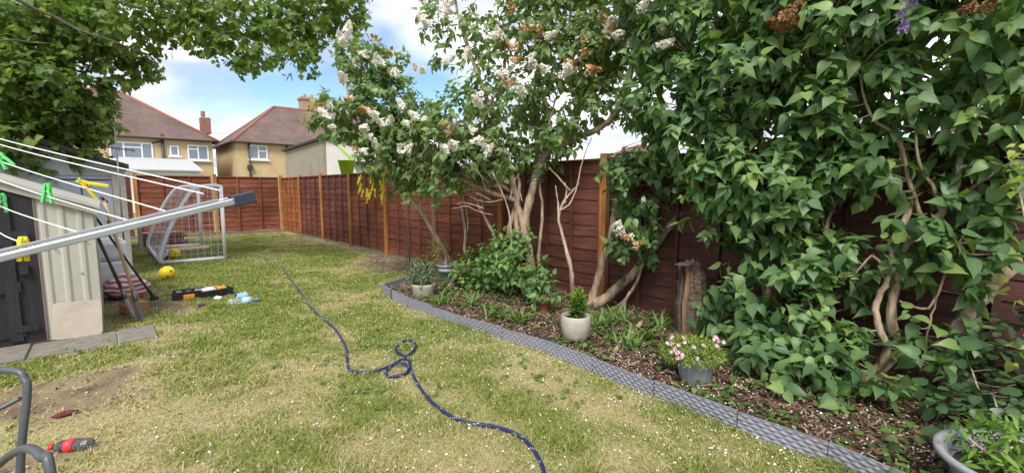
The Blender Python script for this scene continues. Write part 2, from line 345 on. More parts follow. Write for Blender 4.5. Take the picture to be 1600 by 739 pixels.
def tilemat(name, c1, c2):
    m, n, b, out = newmat(name); t = nd(n,'ShaderNodeTexCoord')
    br = nd(n,'ShaderNodeTexBrick', i_Scale=1.0); br.inputs['Color1'].default_value=(*c1,1); br.inputs['Color2'].default_value=(*c2,1); br.inputs['Mortar'].default_value=(c2[0]*.5,c2[1]*.5,c2[2]*.5,1)
    br.inputs['Mortar Size'].default_value=.012; br.inputs['Brick Width'].default_value=.2; br.inputs['Row Height'].default_value=.16
    sp = nd(n,'ShaderNodeSeparateXYZ'); n.links.new(t.outputs['Object'],sp.inputs[0]); ad = nd(n,'ShaderNodeMath',operation='ADD'); n.links.new(sp.outputs[0],ad.inputs[0]); n.links.new(sp.outputs[1],ad.inputs[1])
    cb = nd(n,'ShaderNodeCombineXYZ'); n.links.new(ad.outputs[0],cb.inputs[0]); n.links.new(sp.outputs[2],cb.inputs[1]); n.links.new(cb.outputs[0],br.inputs['Vector'])
    no = nd(n,'ShaderNodeTexNoise',i_Scale=.8,i_Detail=6); n.links.new(t.outputs['Object'],no.inputs['Vector'])
    mu = nd(n,'ShaderNodeMix',data_type='RGBA',blend_type='OVERLAY'); mu.inputs[0].default_value=.6; n.links.new(br.outputs['Color'],mu.inputs[6]); n.links.new(no.outputs['Fac'],mu.inputs[7])
    n.links.new(mu.outputs[2],b.inputs['Base Color']); b.inputs['Roughness'].default_value=.85
    bp = nd(n,'ShaderNodeBump',i_Strength=.5,i_Distance=.03); n.links.new(br.outputs['Fac'],bp.inputs['Height']); bp.invert=True; n.links.new(bp.outputs[0],b.inputs['Normal'])
    return m
M['tile'] = tilemat('brown_roof_tile', (.165,.105,.09), (.13,.085,.075))
M['ridge'] = pm('red_ridge_tile', (.29,.125,.085), (.22,.10,.07), rough=.85, scale=6)

# ------------------------------------------------------------------ terrain, lawn, bed
FX = 4.51; BY = 16.66                      # fence lines
g = MB().add([(-300,-300,-.02),(300,-300,-.02),(300,600,-.02),(-300,600,-.02)], [(0,1,2,3)]).build('ground', M['terrain']); tag(g, 'open ground beyond the garden', kind='structure')

EDGE = [(2.46,-1.2),(2.52,-.4),(2.70,.42),(2.69,.83),(2.69,1.28),(2.71,1.87),(2.77,2.59),(2.72,3.2),(2.66,3.75),(2.63,4.61),(2.66,5.2),(2.75,5.71)]
def edge_x(y): return np.interp(y, [e[1] for e in EDGE], [e[0] for e in EDGE])
def soil_map(x, y):
    n = fbm(x*1.1, y*1.1, s=11); n2 = fbm(x*3.3, y*3.3, s=21)
    s = 0
    s = np.maximum(s, np.clip((x-(3.65-.9*np.exp(-((y-7.6)/1.5)**2)-.3*(n-.5)*4-.5*(n2-.5)*2))/.8, 0, 1)*(y > 5.3))
    s = np.maximum(s, np.clip((y-(15.6-.5*(n2-.5)*4))/.5, 0, 1))
    d = np.sqrt(((x+.35)/.55)**2+((y-4.25)/.42)**2); s = np.maximum(s, np.clip((1.62-d+(n2-.5)*2.4)/.9, 0, 1))
    d = np.sqrt(((x+.9)/.5)**2+((y-3.4)/.5)**2); s = np.maximum(s, np.clip((1.5-d+(n2-.5)*2.4)/.9, 0, 1))
    d = np.sqrt(((x-.25)/.4)**2+((y-7.3)/1.2)**2); s = np.maximum(s, np.clip((1.35-d+(n2-.5)*2.4)/.9, 0, 1))
    return s
def dry_map(x, y):
    n = fbm(x*.9+3, y*.9, s=31, o=4); n2 = fbm(x*3.1, y*3.1, s=41, o=3)
    d = np.clip((n*.5+n2*.5-.44)/.22, 0, 1)*.85
    d = np.clip(d + .5*np.exp(-((x-2.5)/.5)**2)*(y < 3.5)*(n2) + .55*np.exp(-(((x+.2)/.9)**2+((y-3.9)/.9)**2)), 0, 1)
    d = d*(1-.55*np.exp(-(((x-1.9)/1.0)**2+((y-10.5)/3.2)**2)))
    return d
def gheight(x, y): return .018*(fbm(x*1.3, y*1.3, s=51)-.5)+.008*(fbm(x*7, y*7, s=52, o=2)-.5)
def grid(name, xs, ys, zf, mat, attr=None):
    X, Y = np.meshgrid(xs, ys); nx, ny = len(xs), len(ys)
    co = np.stack([X.ravel(), Y.ravel(), zf(X.ravel(), Y.ravel())], 1)
    i = np.arange(nx*ny).reshape(ny, nx); q = np.stack([i[:-1,:-1], i[:-1,1:], i[1:,1:], i[1:,:-1]], -1).reshape(-1, 4)
    me = bulk(name, co, q, attr(X.ravel(), Y.ravel()) if attr else None, smooth=True)
    return link(name, me, mat)
def bulk(name, co, faces, tint=None, smooth=True):
    """faces: (n,k) int array"""
    me = bpy.data.meshes.new(name); n, k = faces.shape
    me.vertices.add(len(co)); me.vertices.foreach_set('co', np.ascontiguousarray(co, np.float32).ravel())
    me.loops.add(n*k); me.loops.foreach_set('vertex_index', np.ascontiguousarray(faces, np.int32).ravel())
    me.polygons.add(n); me.polygons.foreach_set('loop_start', np.arange(0, n*k, k, dtype=np.int32))
    me.polygons.foreach_set('use_smooth', np.full(n, smooth))
    if tint is not None:
        a = me.attributes.new('tint', 'FLOAT', 'POINT'); a.data.foreach_set('value', np.ascontiguousarray(tint, np.float32))
    me.update(calc_edges=True)
    return me
def lawn_attr(x, y):
    s = soil_map(x, y); d = dry_map(x, y)
    return d*.5*(1-s)+s*np.clip(.86+.7*(fbm(x*6,y*6,s=33)-.5),.55,1)
lw = grid('lawn', np.arange(-3.2, FX, .05), np.arange(-.6, BY, .05), gheight, M['lawn'], lawn_attr); tag(lw, 'patchy mown back garden lawn', kind='structure')

def bedh(x, y): return .035+.03*fbm(x*2, y*2, s=61)+.02*fbm(x*9, y*9, s=62, o=2)-.05*np.clip((edge_x(y)+.04-x)/.04, 0, 1)
def bed_grid():
    ys = np.arange(-1.6, 5.75, .06); u = np.linspace(0, 1, 34)
    U, Y = np.meshgrid(u, ys); x0 = edge_x(Y)+.012
    x0 = np.where(Y > 5.6, x0, x0); X = x0+(FX+.02-x0)*U
    i = np.arange(U.size).reshape(U.shape); q = np.stack([i[:-1,:-1], i[:-1,1:], i[1:,1:], i[1:,:-1]], -1).reshape(-1,4)
    return link('flower_bed', bulk('flower_bed', np.stack([X.ravel(), Y.ravel(), bedh(X.ravel(), Y.ravel())], 1), q), M['soil'])
tag(bed_grid(), 'bark mulched flower bed along the fence', kind='structure')

# paving slabs before the shed
path = MB().box((-2.4, 5.38, -.015), (.30, 5.9, .004)).build('path', M['concrete']); tag(path, 'concrete path in front of the cream shed', kind='structure')
x = -2.4; k = 0
while x < .2:
    w = [.62, .6, .61, .58][k % 4]; x1 = min(x+w, .3)
    MB().bev((x+.006, 5.385, -.01), (x1-.006, 5.89-.02*(k % 2), .02+.004*(k % 3)), .006).build('paving_slab', M['slab'], path); x = x1; k += 1

# ------------------------------------------------------------------ fences
def board_mesh(seed, L, hgt=.185):
    r = np.random.RandomState(seed); n = 7; b = MB(); vs = []
    for i in range(n):
        xx = L*i/(n-1); wv = .012*math.sin(i*1.9+seed)+r.uniform(-.007,.007); tw = r.uniform(-.002,.002)
        vs += [(xx, -.021+tw, wv), (xx, -.006+tw, hgt), (xx, 0.0, hgt), (xx, -.009, wv)]
    fs = []
    for i in range(n-1):
        a = 4*i; c = a+4
        fs += [(a, c, c+1, a+1), (a+3, a, c, c+3)[::-1], (a+1, c+1, c+2, a+2)]
    fs += [(0,1,2,3), (4*(n-1)+3, 4*(n-1)+2, 4*(n-1)+1, 4*(n-1))]
    return b.add(vs, fs).mesh('board')
BW = 1.80
BOARDS = [board_mesh(s, BW) for s in range(6)]
for me in BOARDS: me.materials.append(M['board'])
NB = 11; PITCH_B = 1.70/NB
def shade(c, v): return (c[0]*v, c[1]*v, c[2]*v, 1)
def fence_panel(parent, mat4, tone, seed, zofs=0.0, battens=(.46,.9,1.34)):
    r = random.Random(seed)
    fr = MB()
    for xx in (0.0, BW-.035): fr.box((xx, -.046, .045), (xx+.035, -.019, 1.755))
    fr.box((-.004, -.05, 1.757), (BW+.004, .03, 1.785))
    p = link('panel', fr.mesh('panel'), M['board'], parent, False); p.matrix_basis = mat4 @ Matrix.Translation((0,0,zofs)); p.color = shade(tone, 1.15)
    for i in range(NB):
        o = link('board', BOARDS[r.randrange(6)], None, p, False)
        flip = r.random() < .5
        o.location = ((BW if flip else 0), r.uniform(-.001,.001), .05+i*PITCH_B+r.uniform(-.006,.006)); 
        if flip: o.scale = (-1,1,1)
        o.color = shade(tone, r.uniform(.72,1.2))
    for xx in battens:
        bt = MB().box((xx-.014+r.uniform(-.02,.02), -.052, .055), (xx+.020, -.0235, 1.755)).build('batten', M['board']); bt.parent = p; bt.color = shade(tone, r.uniform(.85,1.15))
    return p
T_RED = (.225,.076,.042); T_DARK = (.15,.053,.036); T_ORANGE = (.31,.11,.04); T_BROWN = (.145,.053,.037); T_SHADED = (.085,.037,.030)
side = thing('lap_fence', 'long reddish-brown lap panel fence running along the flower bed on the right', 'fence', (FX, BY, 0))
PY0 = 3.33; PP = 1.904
tones = {6:T_ORANGE, 5:T_DARK, 4:T_DARK, 3:T_RED, 2:T_RED, 1:T_RED, 0:T_BROWN, -1:(.115,.045,.034), -2:T_SHADED, -3:T_SHADED}  # nearest panels darkened: shade behind the lilac put into the stain tone
def post(parent, x, y, h, tone, seed):
    r = random.Random(seed); lean = r.uniform(-.008,.008)
    b = MB().bev((-.048,-.048,-.0), (.048,.048,h), .006)
    o = link('post', b.mesh('post'), M['post'], parent, False); o.location = Vector((x,y,-.01))-Vector(parent.location); o.rotation_euler = (lean, lean*.6, 0); o.color = shade(tone, r.uniform(.85,1.2)); return o
T_POST = (.40,.175,.05)
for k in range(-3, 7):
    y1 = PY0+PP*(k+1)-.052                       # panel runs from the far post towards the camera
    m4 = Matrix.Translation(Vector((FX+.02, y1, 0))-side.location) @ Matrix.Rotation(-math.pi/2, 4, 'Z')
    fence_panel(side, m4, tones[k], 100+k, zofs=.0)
for k in range(-3, 8):
    post(side, FX-.005, PY0+PP*k, 1.86+(.02 if k % 2 else -.01), T_POST, 50+k)
back = thing('back_lap_fence', 'reddish-brown lap fence across the far end of the lawn', 'fence', (.6, BY, 0))
for k in range(0, 4):
    x0 = FX-.052-PP*(k+1)+.104-.05
    m4 = Matrix.Translation(Vector((x0+.0, BY+.02, 0))-back.location)
    fence_panel(back, m4, [T_RED,T_RED,T_BROWN,T_BROWN][k], 200+k, zofs=.02, battens=(.6,1.25))
for k in range(1, 4): post(back, FX-PP*k, BY-.005, 1.88, T_POST, 80+k)

# ------------------------------------------------------------------ houses beyond
def window(parent, a, b, Y, div=(.5,), tr=()):       # a, b: photo corners; the wall lies on plane Y
    p0 = py(a[0], b[1], Y); p1 = py(b[0], a[1], Y); x0, x1 = min(p0.x,p1.x), max(p0.x,p1.x); z0, z1 = min(p0.z,p1.z), max(p0.z,p1.z); t = .085
    f = MB()
    f.box((x0,Y-.07,z0),(x0+t,Y+.05,z1)); f.box((x1-t,Y-.07,z0),(x1,Y+.05,z1)); f.box((x0+t,Y-.069,z1-t),(x1-t,Y+.05,z1)); f.box((x0+t,Y-.069,z0),(x1-t,Y+.05,z0+t))
    for d in div: xm = x0+(x1-x0)*d; f.box((xm-t*.5,Y-.066,z0+t),(xm+t*.5,Y+.05,z1-t))
    for (u0,u1,v) in tr: f.box((x0+(x1-x0)*u0+t*.5,Y-.063,z0+(z1-z0)*v-.04),(x0+(x1-x0)*u1-t*.5,Y+.05,z0+(z1-z0)*v+.04))
    w = f.build('window', M['upvc'], parent)
    MB().box((x0+.02,Y-.03,z0+.02),(x1-.02,Y+.03,z1-.02)).build('pane', M['glass'], w)
    MB().box((x0-.12,Y-.16,z0-.10),(x1+.12,Y+.02,z0-.003)).build('sill', M['upvc'], w)
def hip_house(name, label, X0, X1, Y0, Y1, ze, zr, r0, r1, cat='house'):
    h = thing(name, label, cat, ((X0+X1)/2, Y0, 0)); ov = .35
    MB().box((X0,Y0,-.02),(X1,Y1,ze)).build('wall', M['dash'], h)
    ym = (Y0+Y1)/2; a = [(X0-ov,Y0-ov,ze-.05),(X1+ov,Y0-ov,ze-.05),(X1+ov,Y1+ov,ze-.05),(X0-ov,Y1+ov,ze-.05),(r0,ym,zr),(r1,ym,zr)]
    b = MB().add(a, [(0,1,5,4),(1,2,5),(2,3,4,5),(3,0,4),(3,2,1,0)]); rf = b.build('roof', M['tile'], h)
    rg = MB()
    for p,q in ((a[0],a[4]),(a[1],a[5]),(a[2],a[5]),(a[3],a[4]),(a[4],a[5])): rg.tube([p,q],.11,6)
    rg.build('ridge_tile', M['ridge'], rf)
    gt = MB()
    for p,q in ((a[0],a[1]),(a[1],a[2]),(a[3],a[0])): gt.tube([Vector(p)+Vector((0,0,-.02)),Vector(q)+Vector((0,0,-.02))],.07,6)
    gt.build('gutter', M['pipe_dark'], h)
    return h, rf
YA = 40.9
h1, rf1 = hip_house('semi_detached_house', 'tan pebbledashed house with brown hipped roof beside the maple foliage', -9.0, 6.4, YA, 49.0, 5.0, 8.5, -4.2, 1.5)
window(h1, (172,224), (238,249), YA, (.32,.74), ((.32,.74,.72),))
window(h1, (266,228), (279,244), YA, ())
window(h1, (294,228), (325,250), YA, (.5,), ((0,.5,.72),))
pa = py(253,216,YA); pb = py(257,262,YA)
MB().tube([(pa.x,YA-.12,pa.z+.3),(pa.x,YA-.12,.4)],.09,8).tube([(pa.x-.05,YA-.12,4.75),(pa.x-.6,YA-.1,4.6)],.05,6).build('downpipe', M['pipe_dark'], h1)
pc = py(322,214,46); MB().box((pc.x-.34,45.6,6),(pc.x+.34,46.5,7.3)).lathe([(.16,7.4),(.16,7.8),(.12,7.85)],10,(pc.x-.12,46,0)).build('chimney', M['chimney'], h1)
q0 = py(196,276,35); q1 = py(312,264,35)
ex = thing('lean_to_conservatory', 'pale grey lean-to roof low against the left tan house', 'extension', ((q0.x+q1.x)/2,35,0))
MB().box((q0.x,35.2,-.02),(q1.x,YA-.01,q0.z+.4)).build('wall', M['render_white'], ex)
MB().add([(q0.x-.2,35,q0.z+.45),(q1.x+.2,35,q0.z+.45),(q1.x+.2,YA-.05,q1.z+.9),(q0.x-.2,YA-.05,q1.z+.9),(q0.x-.2,35,q0.z+.38),(q1.x+.2,35,q0.z+.38),(q1.x+.2,YA-.05,q1.z+.8),(q0.x-.2,YA-.05,q1.z+.8)],[(0,1,2,3),(7,6,5,4),(0,4,5,1),(1,5,6,2),(2,6,7,3),(3,7,4,0)]).build('roof', M['render_grey'], ex)
YB = 39.7
h2, rf2 = hip_house('semi_detached_house', 'tan pebbledashed house with red hip tiles and tan chimney, behind the grey garage wall', 7.75, 26.0, YB, 48.1, 5.0, 8.5, 11.6, 22.0)
window(h2, (390,228), (417,249), YB, (.5,), ((.5,1,.6),))
window(h2, (428,230), (440,244), YB, ())
pa = py(388,225,YB); MB().tube([(pa.x,YB-.12,4.9),(pa.x,YB-.12,.4)],.07,8).box((pa.x-.18,YB-.25,2.9),(pa.x+.18,YB-.03,3.2)).build('downpipe', M['pipe_dark'], h2)
pa = py(447,225,YB); MB().tube([(pa.x,YB-.12,4.9),(pa.x,YB-.12,.4)],.07,8).build('downpipe', M['pipe_dark'], h2)
pc = py(482,170,44.5); MB().box((pc.x-.7,44,7.2),(pc.x+.7,45,9.5)).box((pc.x-.8,43.9,9.5),(pc.x+.8,45.1,9.7)).lathe([(.17,9.7),(.15,10.05)],10,(pc.x-.3,44.5,0)).lathe([(.17,9.7),(.15,10.05)],10,(pc.x+.3,44.5,0)).build('chimney', M['chimney_tan'], rf2)
pd = py(345,250,YB+7); MB().lathe([(.02,0),(.2,.04),(.36,.13),(.36,.14),(.2,.06)],16).build('satellite_dish', M['render_grey'], h2)
dish = h2.children[-1]; dish.parent = h2; dish.matrix_parent_inverse = Matrix(); dish.location = Vector((7.6,YB+5.5,3.7))-h2.location; dish.rotation_euler = (rad(70),0,rad(-60))
# rendered garage behind the corner
gx, gy0, gy1 = 7.5, 21.0, 26.7
gar = thing('rendered_garage', 'weathered grey-brown rendered garage wall rising behind the fence corner', 'garage', (gx,gy0,0))
MB().prism([(gy0,-.02),(gy1,-.02),(gy1,3.42),(gy0,3.62)], gx, 12.2, 0).build('wall', M['render_tan'], gar)
MB().prism([(gy0-.15,3.63),(gy1+.2,3.43),(gy1+.2,3.53),(gy0-.15,3.73)], gx-.14, 12.4, 0).build('roof', M['felt'], gar)
MB().box((gx+.12,gy0-.03,-.01),(12.0,gy0-.004,3.55)).build('front_wall', M['render_white'], gar)
MB().box((gx+1.3,gy0-.5,2.55),(12.0,gy0-.03,2.68)).build('canopy', M['felt'], gar)
# house seen through the lilacs
h3, rf3 = hip_house('hipped_house', 'brown roofed house glimpsed over the fence behind the lilac trunks', 34, 48, 20, 30, 3.0, 5.6, 39, 43)
for a in ((878,236),(905,232)): pass
h4, rf4 = hip_house('hipped_house', 'pale red roofed house glimpsed through gaps in the right-hand lilac', 34, 48, -3, 8, 3.0, 5.2, 39, 43)

# ------------------------------------------------------------------ sheds on the left
sh = thing('metal_shed', 'low cream ribbed metal shed with black door at the left edge', 'shed', (-.7,5.9,0))
SY = 5.92
def ztop(x): return 1.27+(-.08-x)*.40 if x > -1.3 else 1.27+1.22*.40-(-1.3-x)*.40
b = MB(); xs = [-.10-.02*i for i in range(19)]; pr = []
xx = -.085; vs = []; prof = [0,0,0,.0,.012,.012,0,0,.0,0,.012,.012,0,0,0,0,.012,.012,0,0]
for i, d in enumerate(prof):
    x = -.085-.39*i/(len(prof)-1); vs += [(x,SY-d,.02),(x,SY-d,ztop(x)-.03)]
b.add(vs, [(2*i,2*i+2,2*i+3,2*i+1) for i in range(len(prof)-1)])
b.add([(-.085,SY,.02),(-.085,SY+2.2,.02),(-.085,SY+2.2,ztop(-.085)-.03),(-.085,SY,ztop(-.085)-.03)],[(0,1,2,3)])
b.build('front_panel', M['shed'], sh)
MB().box((-2.5,SY+.02,0),(-.095,SY+2.2,1.2)).build('body', M['shed'], sh)
dr = MB().prism([(-1.34,.03),(-.478,.03),(-.478,ztop(-.478)-.09),(-1.3,ztop(-1.3)-.09),(-1.34,ztop(-1.34)-.09)], SY-.02, SY+.018, 1).build('door', M['black_wood'], sh)
b = MB()
for zz in (.1,.5,.95): b.box((-1.3,SY-.04,zz),(-.60,SY-.021,zz+.10))
b.box((-.70,SY-.044,.06),(-.62,SY-.0205,1.36)); b.build('ledge', M['black_wood'], dr)
for zz in (.14,.99): MB().box((-.66,SY-.052,zz),(-.52,SY-.0445,zz+.06)).build('hinge', M['black_wood'], dr)
MB().box((-.60,SY-.06,.66),(-.54,SY-.0205,.74)).build('latch', M['black_wood'], dr)
MB().box((-.478,SY-.018,.03),(-.470,SY+.01,ztop(-.47)-.09)).build('door_trim', pm('pinkish_trim', (.35,.2,.2), scale=8), sh)
MB().prism([(-.03,ztop(-.03)-.02),(-1.3,ztop(-1.3)-.02),(-2.6,ztop(-2.6)-.02),(-2.6,ztop(-2.6)+.012),(-1.3,ztop(-1.3)+.012),(-.03,ztop(-.03)+.012)], SY-.08, SY+2.4, 1).build('roof', M['shed'], sh)
MB().prism([(-.05,ztop(-.05)-.085),(-1.3,ztop(-1.3)-.085),(-1.3,ztop(-1.3)-.025),(-.05,ztop(-.05)-.025)], SY-.045, SY-.022, 1).build('fascia', M['shed'], sh)
for (px_, pz) in ((-.18,.95),(-.22,.62),(-.4,.86)): MB().lathe([(.0,0),(.008,0),(.008,.006),(0,.008)],8).build('screw', M['hinge'], sh)
for i, o in enumerate([c for c in sh.children if c.name.startswith('screw')]):
    o.matrix_parent_inverse = Matrix(); o.location = Vector(((-.15,-.2,-.36)[i],SY-.013,(.92,.62,.86)[i]))-sh.location; o.rotation_euler = (rad(90),0,0)
# dirty board leaning on the shed
def rrect(x0,x1,z0,z1,r,n=5):
    P = []
    for cx,cz,a0 in ((x1-r,z1-r,0),(x0+r,z1-r,90),(x0+r,z0+r,180),(x1-r,z0+r,270)):
        for i in range(n+1): a = rad(a0+90*i/n); P.append((cx+r*math.cos(a),cz+r*math.sin(a)))
    return P
bo = MB().prism(rrect(-.17,.17,0,.34,.03), -.02, .0, 1).build('leaning_board', M['shed_dirty']); bo.location = (-.265,SY-.05,.02); bo.rotation_euler = (rad(-4),rad(2),0)
tag(bo, 'dirty white board with rounded corners leaning at the foot of the cream shed', 'board')
# garage behind
YG = 9.67
gg = thing('grey_garage', 'grey garage with bluish panel door and dark felt roof behind the cream shed', 'garage', (-.4,YG,0))
def gz(x): return 1.80-(x-.3)*.34
MB().prism([(.12,0),(.285,0),(.285,gz(.285)-.05),(.12,gz(.12)-.05)], YG-.01, YG+.16, 1).build('post', M['concrete'], gg)
MB().prism([(-2.6,0),(-.62,0),(-.62,gz(-.62)-.05),(-2.6,gz(-2.6)-.05)], YG+.0, YG+.15, 1).build('wall', M['render_grey'], gg)
MB().prism([(-.62,1.62),(.12,1.62),(.12,gz(.12)-.05),(-.62,gz(-.62)-.05)], YG+.02, YG+.15, 1).build('lintel', M['render_grey'], gg)
d = MB().box((-.615,YG+.03,.02),(.115,YG+.09,1.615)).build('door', M['door_grey'], gg)
MB().box((-.25,YG+.022,.06),(-.235,YG+.029,1.58)).box((-.6,YG+.022,1.55),(.1,YG+.029,1.57)).build('seam', M['pipe_dark'], d)
MB().box((.02,YG,.78),(.05,YG+.029,.92)).build('handle', M['pipe_dark'], d)
MB().prism([(.34,gz(.34)-.045),(-2.7,gz(-2.7)-.045),(-2.7,gz(-2.7)+.02),(-.6,gz(-.6)+.035),(-.1,gz(-.1)+.015),(.34,gz(.34)+.02)], YG-.16, YG+4.2, 1).build('roof', M['felt'], gg)
MB().box((-2.5,YG+.16,0),(.28,YG+4.0,1.65)).build('body', M['render_grey'], gg)
ae = thing('tv_aerial', 'thin metal aerial mast rising beside the grey garage roof', 'aerial', (.16,YG-.22,0))
am = py(190,200,YG-.22); ax_ = py(190,368,YG-.22).x
MB().tube([(.19,YG-.22,.0),(.21,YG-.22,am.z)],.012,6).build('mast', M['hinge'], ae)
b = MB().tube([(-.02,YG-.22,2.07),(.43,YG-.24,2.02)],.008,6)
for i in range(6): b.tube([(.0+i*.08,YG-.30,2.03-.01*i),(.0+i*.08,YG-.14,2.11-.01*i)],.005,5)
b.tube([(.05,YG-.22,2.28),(.33,YG-.2,2.33)],.007,6); b.build('element', M['pipe_dark'], ae)

# clutter between the sheds
fz = thing('white_plastic_chest', 'white rounded plastic chest standing between the cream shed and grey garage', 'chest', (.02,8.3,0))
MB().bev((-.22,8.25,.0),(.22,8.75,.42),.03).build('base', M['white_tube'], fz); MB().bev((-.21,8.27,.43),(.20,8.73,.72),.06).build('lid', M['white_tube'], fz)
def blob(name, c, r, seed, m, amp=.25, n=16):
    b = MB(); vs = []; fs = []; rr = np.random.RandomState(seed)
    for i in range(n+1):
        th = math.pi*i/n
        for j in range(n*2):
            ph = math.pi*j/n; d = Vector((math.sin(th)*math.cos(ph), math.sin(th)*math.sin(ph), math.cos(th)))
            k = 1+amp*(float(fbm(np.array([d.x*2+seed]),np.array([d.y*2]),np.array([d.z*2]),s=seed)[0])-.5)*2
            vs.append((c[0]+d.x*r[0]*k, c[1]+d.y*r[1]*k, max(.005,c[2]+d.z*r[2]*k)))
    for i in range(n):
        for j in range(2*n): fs.append((i*2*n+j,i*2*n+(j+1)%(2*n),(i+1)*2*n+(j+1)%(2*n),(i+1)*2*n+j))
    return b.add(vs, fs, True).build(name, m)
def stripemat():
    m, n, b, out = newmat('red_white_bag'); t = nd(n,'ShaderNodeTexCoord'); w = nd(n,'ShaderNodeTexWave',i_Scale=5.5,i_Distortion=3.0); w.bands_direction = 'Z'; n.links.new(t.outputs['Object'],w.inputs['Vector'])
    r = nd(n,'ShaderNodeValToRGB'); e = r.color_ramp.elements; e[0].color=(.55,.06,.09,1); e[0].position=.42; e[1].color=(.75,.72,.74,1); e[1].position=.5; n.links.new(w.outputs['Fac'],r.inputs[0]); n.links.new(r.outputs[0],b.inputs['Base Color']); b.inputs['Roughness'].default_value=.4
    return m
bag = blob('plastic_bag', (.14,7.75,.14), (.22,.26,.16), 5, stripemat(), .35); tag(bag, 'red and white striped plastic sack lying before the white chest', 'sack')
M['block'] = pm('orange_timber', (.52,.27,.12), (.4,.19,.08), rough=.75, scale=6, stretch=(1,1,5), bump=.2)
for i, (x,y,z,rz,lab) in enumerate([(.13,6.75,.005,.2,'orange timber block lying lowest beside the spade'),(.22,6.85,.005,.35,'orange timber block behind, right of the others by the spade'),(.16,6.82,.105,.1,'orange timber block resting on top of the other two')]):
    o = MB().bev((-.06,-.11,0),(.06,.11,.098),.006).build('timber_block', M['block']); o.location=(x,y,z); o.rotation_euler=(0,0,rz); tag(o, lab, 'block', 'timber blocks')
def spade(name, label, head, blade, handle_m, cat='spade', dark=True):
    a = Vector(head); c = Vector(blade); t = thing(name, label, cat, (c.x,c.y,0)); dr_ = (a-c).normalized(); s = c+dr_*.36
    MB().tube([s-dr_*.06,s+(a-s)*.5,a],[.017,.016,.017],8).build('shaft', handle_m, t)
    w = Vector((.25,1,0)).normalized(); w = (w-dr_*w.dot(dr_)).normalized(); nrm = dr_.cross(w)
    MB().tube([a-w*.06,a+w*.06],.016,8).build('grip', M['black_wood'], t)
    vs=[];n=6
    for i in range(n+1):
        u=i/n
        for j in range(5):
            v=(j-2)/2; wd=.075*(1-.15*u)
            vs.append(c+dr_*(.30*(1-u)*(1)+.0)+w*wd*v+nrm*(.018*(1-v*v)) - dr_*(.03*(1-v*v))*(u))
    fs=[(i*5+j,i*5+j+1,(i+1)*5+j+1,(i+1)*5+j) for i in range(n) for j in range(4)]
    MB().add(vs,fs,True).tube([s-dr_*.12,s],[.02,.02],8).build('blade', M['hinge'], t)
    return t
M['handle'] = pm('ash_handle', (.50,.34,.19), (.4,.26,.14), rough=.6, scale=8, stretch=(1,1,.2))
spade('garden_spade', 'spade with pale wooden handle leaning upright by the shed corner', py(162,312,7.0), (.22,6.18,.02), M['handle'])
spade('garden_fork_spade', 'dark shafted shovel leaning behind the wooden handled spade', py(148,360,7.1), (.16,6.42,.02), M['pipe_dark'], 'shovel')
pl = thing('black_pole', 'thin black pole leaning with its foot on the soil right of the spades', 'pole', gp(241,466))
e0 = gp(241,466,.02); MB().tube([e0, py(150,340,8.2)],.014,8).build('shaft', M['black_wood'], pl); MB().lathe([(.0,0),(.045,0),(.04,.03),(.015,.06)],12,(e0.x,e0.y,0.0)).build('foot', M['black_wood'], pl)

# planter and white bench at the far left
plt = thing('brick_planter', 'low red brick planter behind the football goal', 'planter', (.95,14.3,0))
M['brick'] = pm('red_brick', (.30,.11,.075), (.2,.075,.055), rough=.9, scale=12, bump=.3)
bm_ = MB().bev((0,0,0),(.205,.1,.062),.004).mesh('brick'); bm_.materials.append(M['brick'])
MB().box((.62,14.03,0),(1.38,14.58,.33)).build('core', M['concrete'], plt)
for c in range(5):
    for i in range(4):
        for yy in (13.98,):
            o = link('brick', bm_, None, plt, False); o.location = Vector((.56+(.107 if c%2 else 0)+i*.213, yy+rng.uniform(-.004,.004), .0+c*.072))-plt.location
    for i in range(3):
        o = link('brick', bm_, None, plt, False); o.location = Vector((1.46, 14.08+i*.213+(.1 if c%2 else 0), c*.072))-plt.location; o.rotation_euler=(0,0,math.pi/2)
bn = thing('white_bench', 'small white bench end standing left of the brick planter', 'bench', (.3,13.2,0))
MB().bev((.0,12.9,.62),(.62,13.5,.70),.015).build('seat', M['render_white'], bn)
for x_,y_ in ((.06,12.95),(.56,12.95),(.06,13.45),(.56,13.45)): MB().box((x_-.03,y_-.03,0),(x_+.03,y_+.03,.62)).build('leg', M['concrete'], bn)

# ------------------------------------------------------------------ football goal, opening towards the fence
gl = thing('football_goal', 'white tubular football goal with sagging net standing on the lawn', 'football goal', (1.2,12,0))
def dframe(Y): return smoothpath([(1.75,Y,1.45),(1.70,Y,1.475),(1.60,Y,1.48),(1.42,Y,1.46),(1.26,Y,1.36),(1.05,Y,1.02),(.86,Y,.62),(.72,Y,.22),(.71,Y,.05)],5)
YN, YF = 10.6, 13.55; tr_ = .036
for Y in (YN, YF):
    MB().tube([(1.75,Y,.03),(1.75,Y,1.46)],tr_,10).build('upright', M['white_tube'], gl)
    MB().tube(dframe(Y),tr_*.95,10).build('side_curve', M['white_tube'], gl)
    MB().tube([(.72,Y,.04),(1.75,Y,.035)],tr_,10).build('ground_bar', M['white_tube'], gl)
MB().tube([(1.75,YN,1.46),(1.75,YF,1.46)],tr_,10).build('crossbar', M['white_tube'], gl)
MB().tube([(.72,YN,.045),(.72,YF,.045)],tr_,10).build('back_bar', M['white_tube'], gl)
net = MB(); cp = smoothpath([(1.72,0,1.46),(1.42,0,1.44),(1.22,0,1.28),(1.0,0,.85),(.85,0,.48),(.74,0,.06)],6)
nY = 26
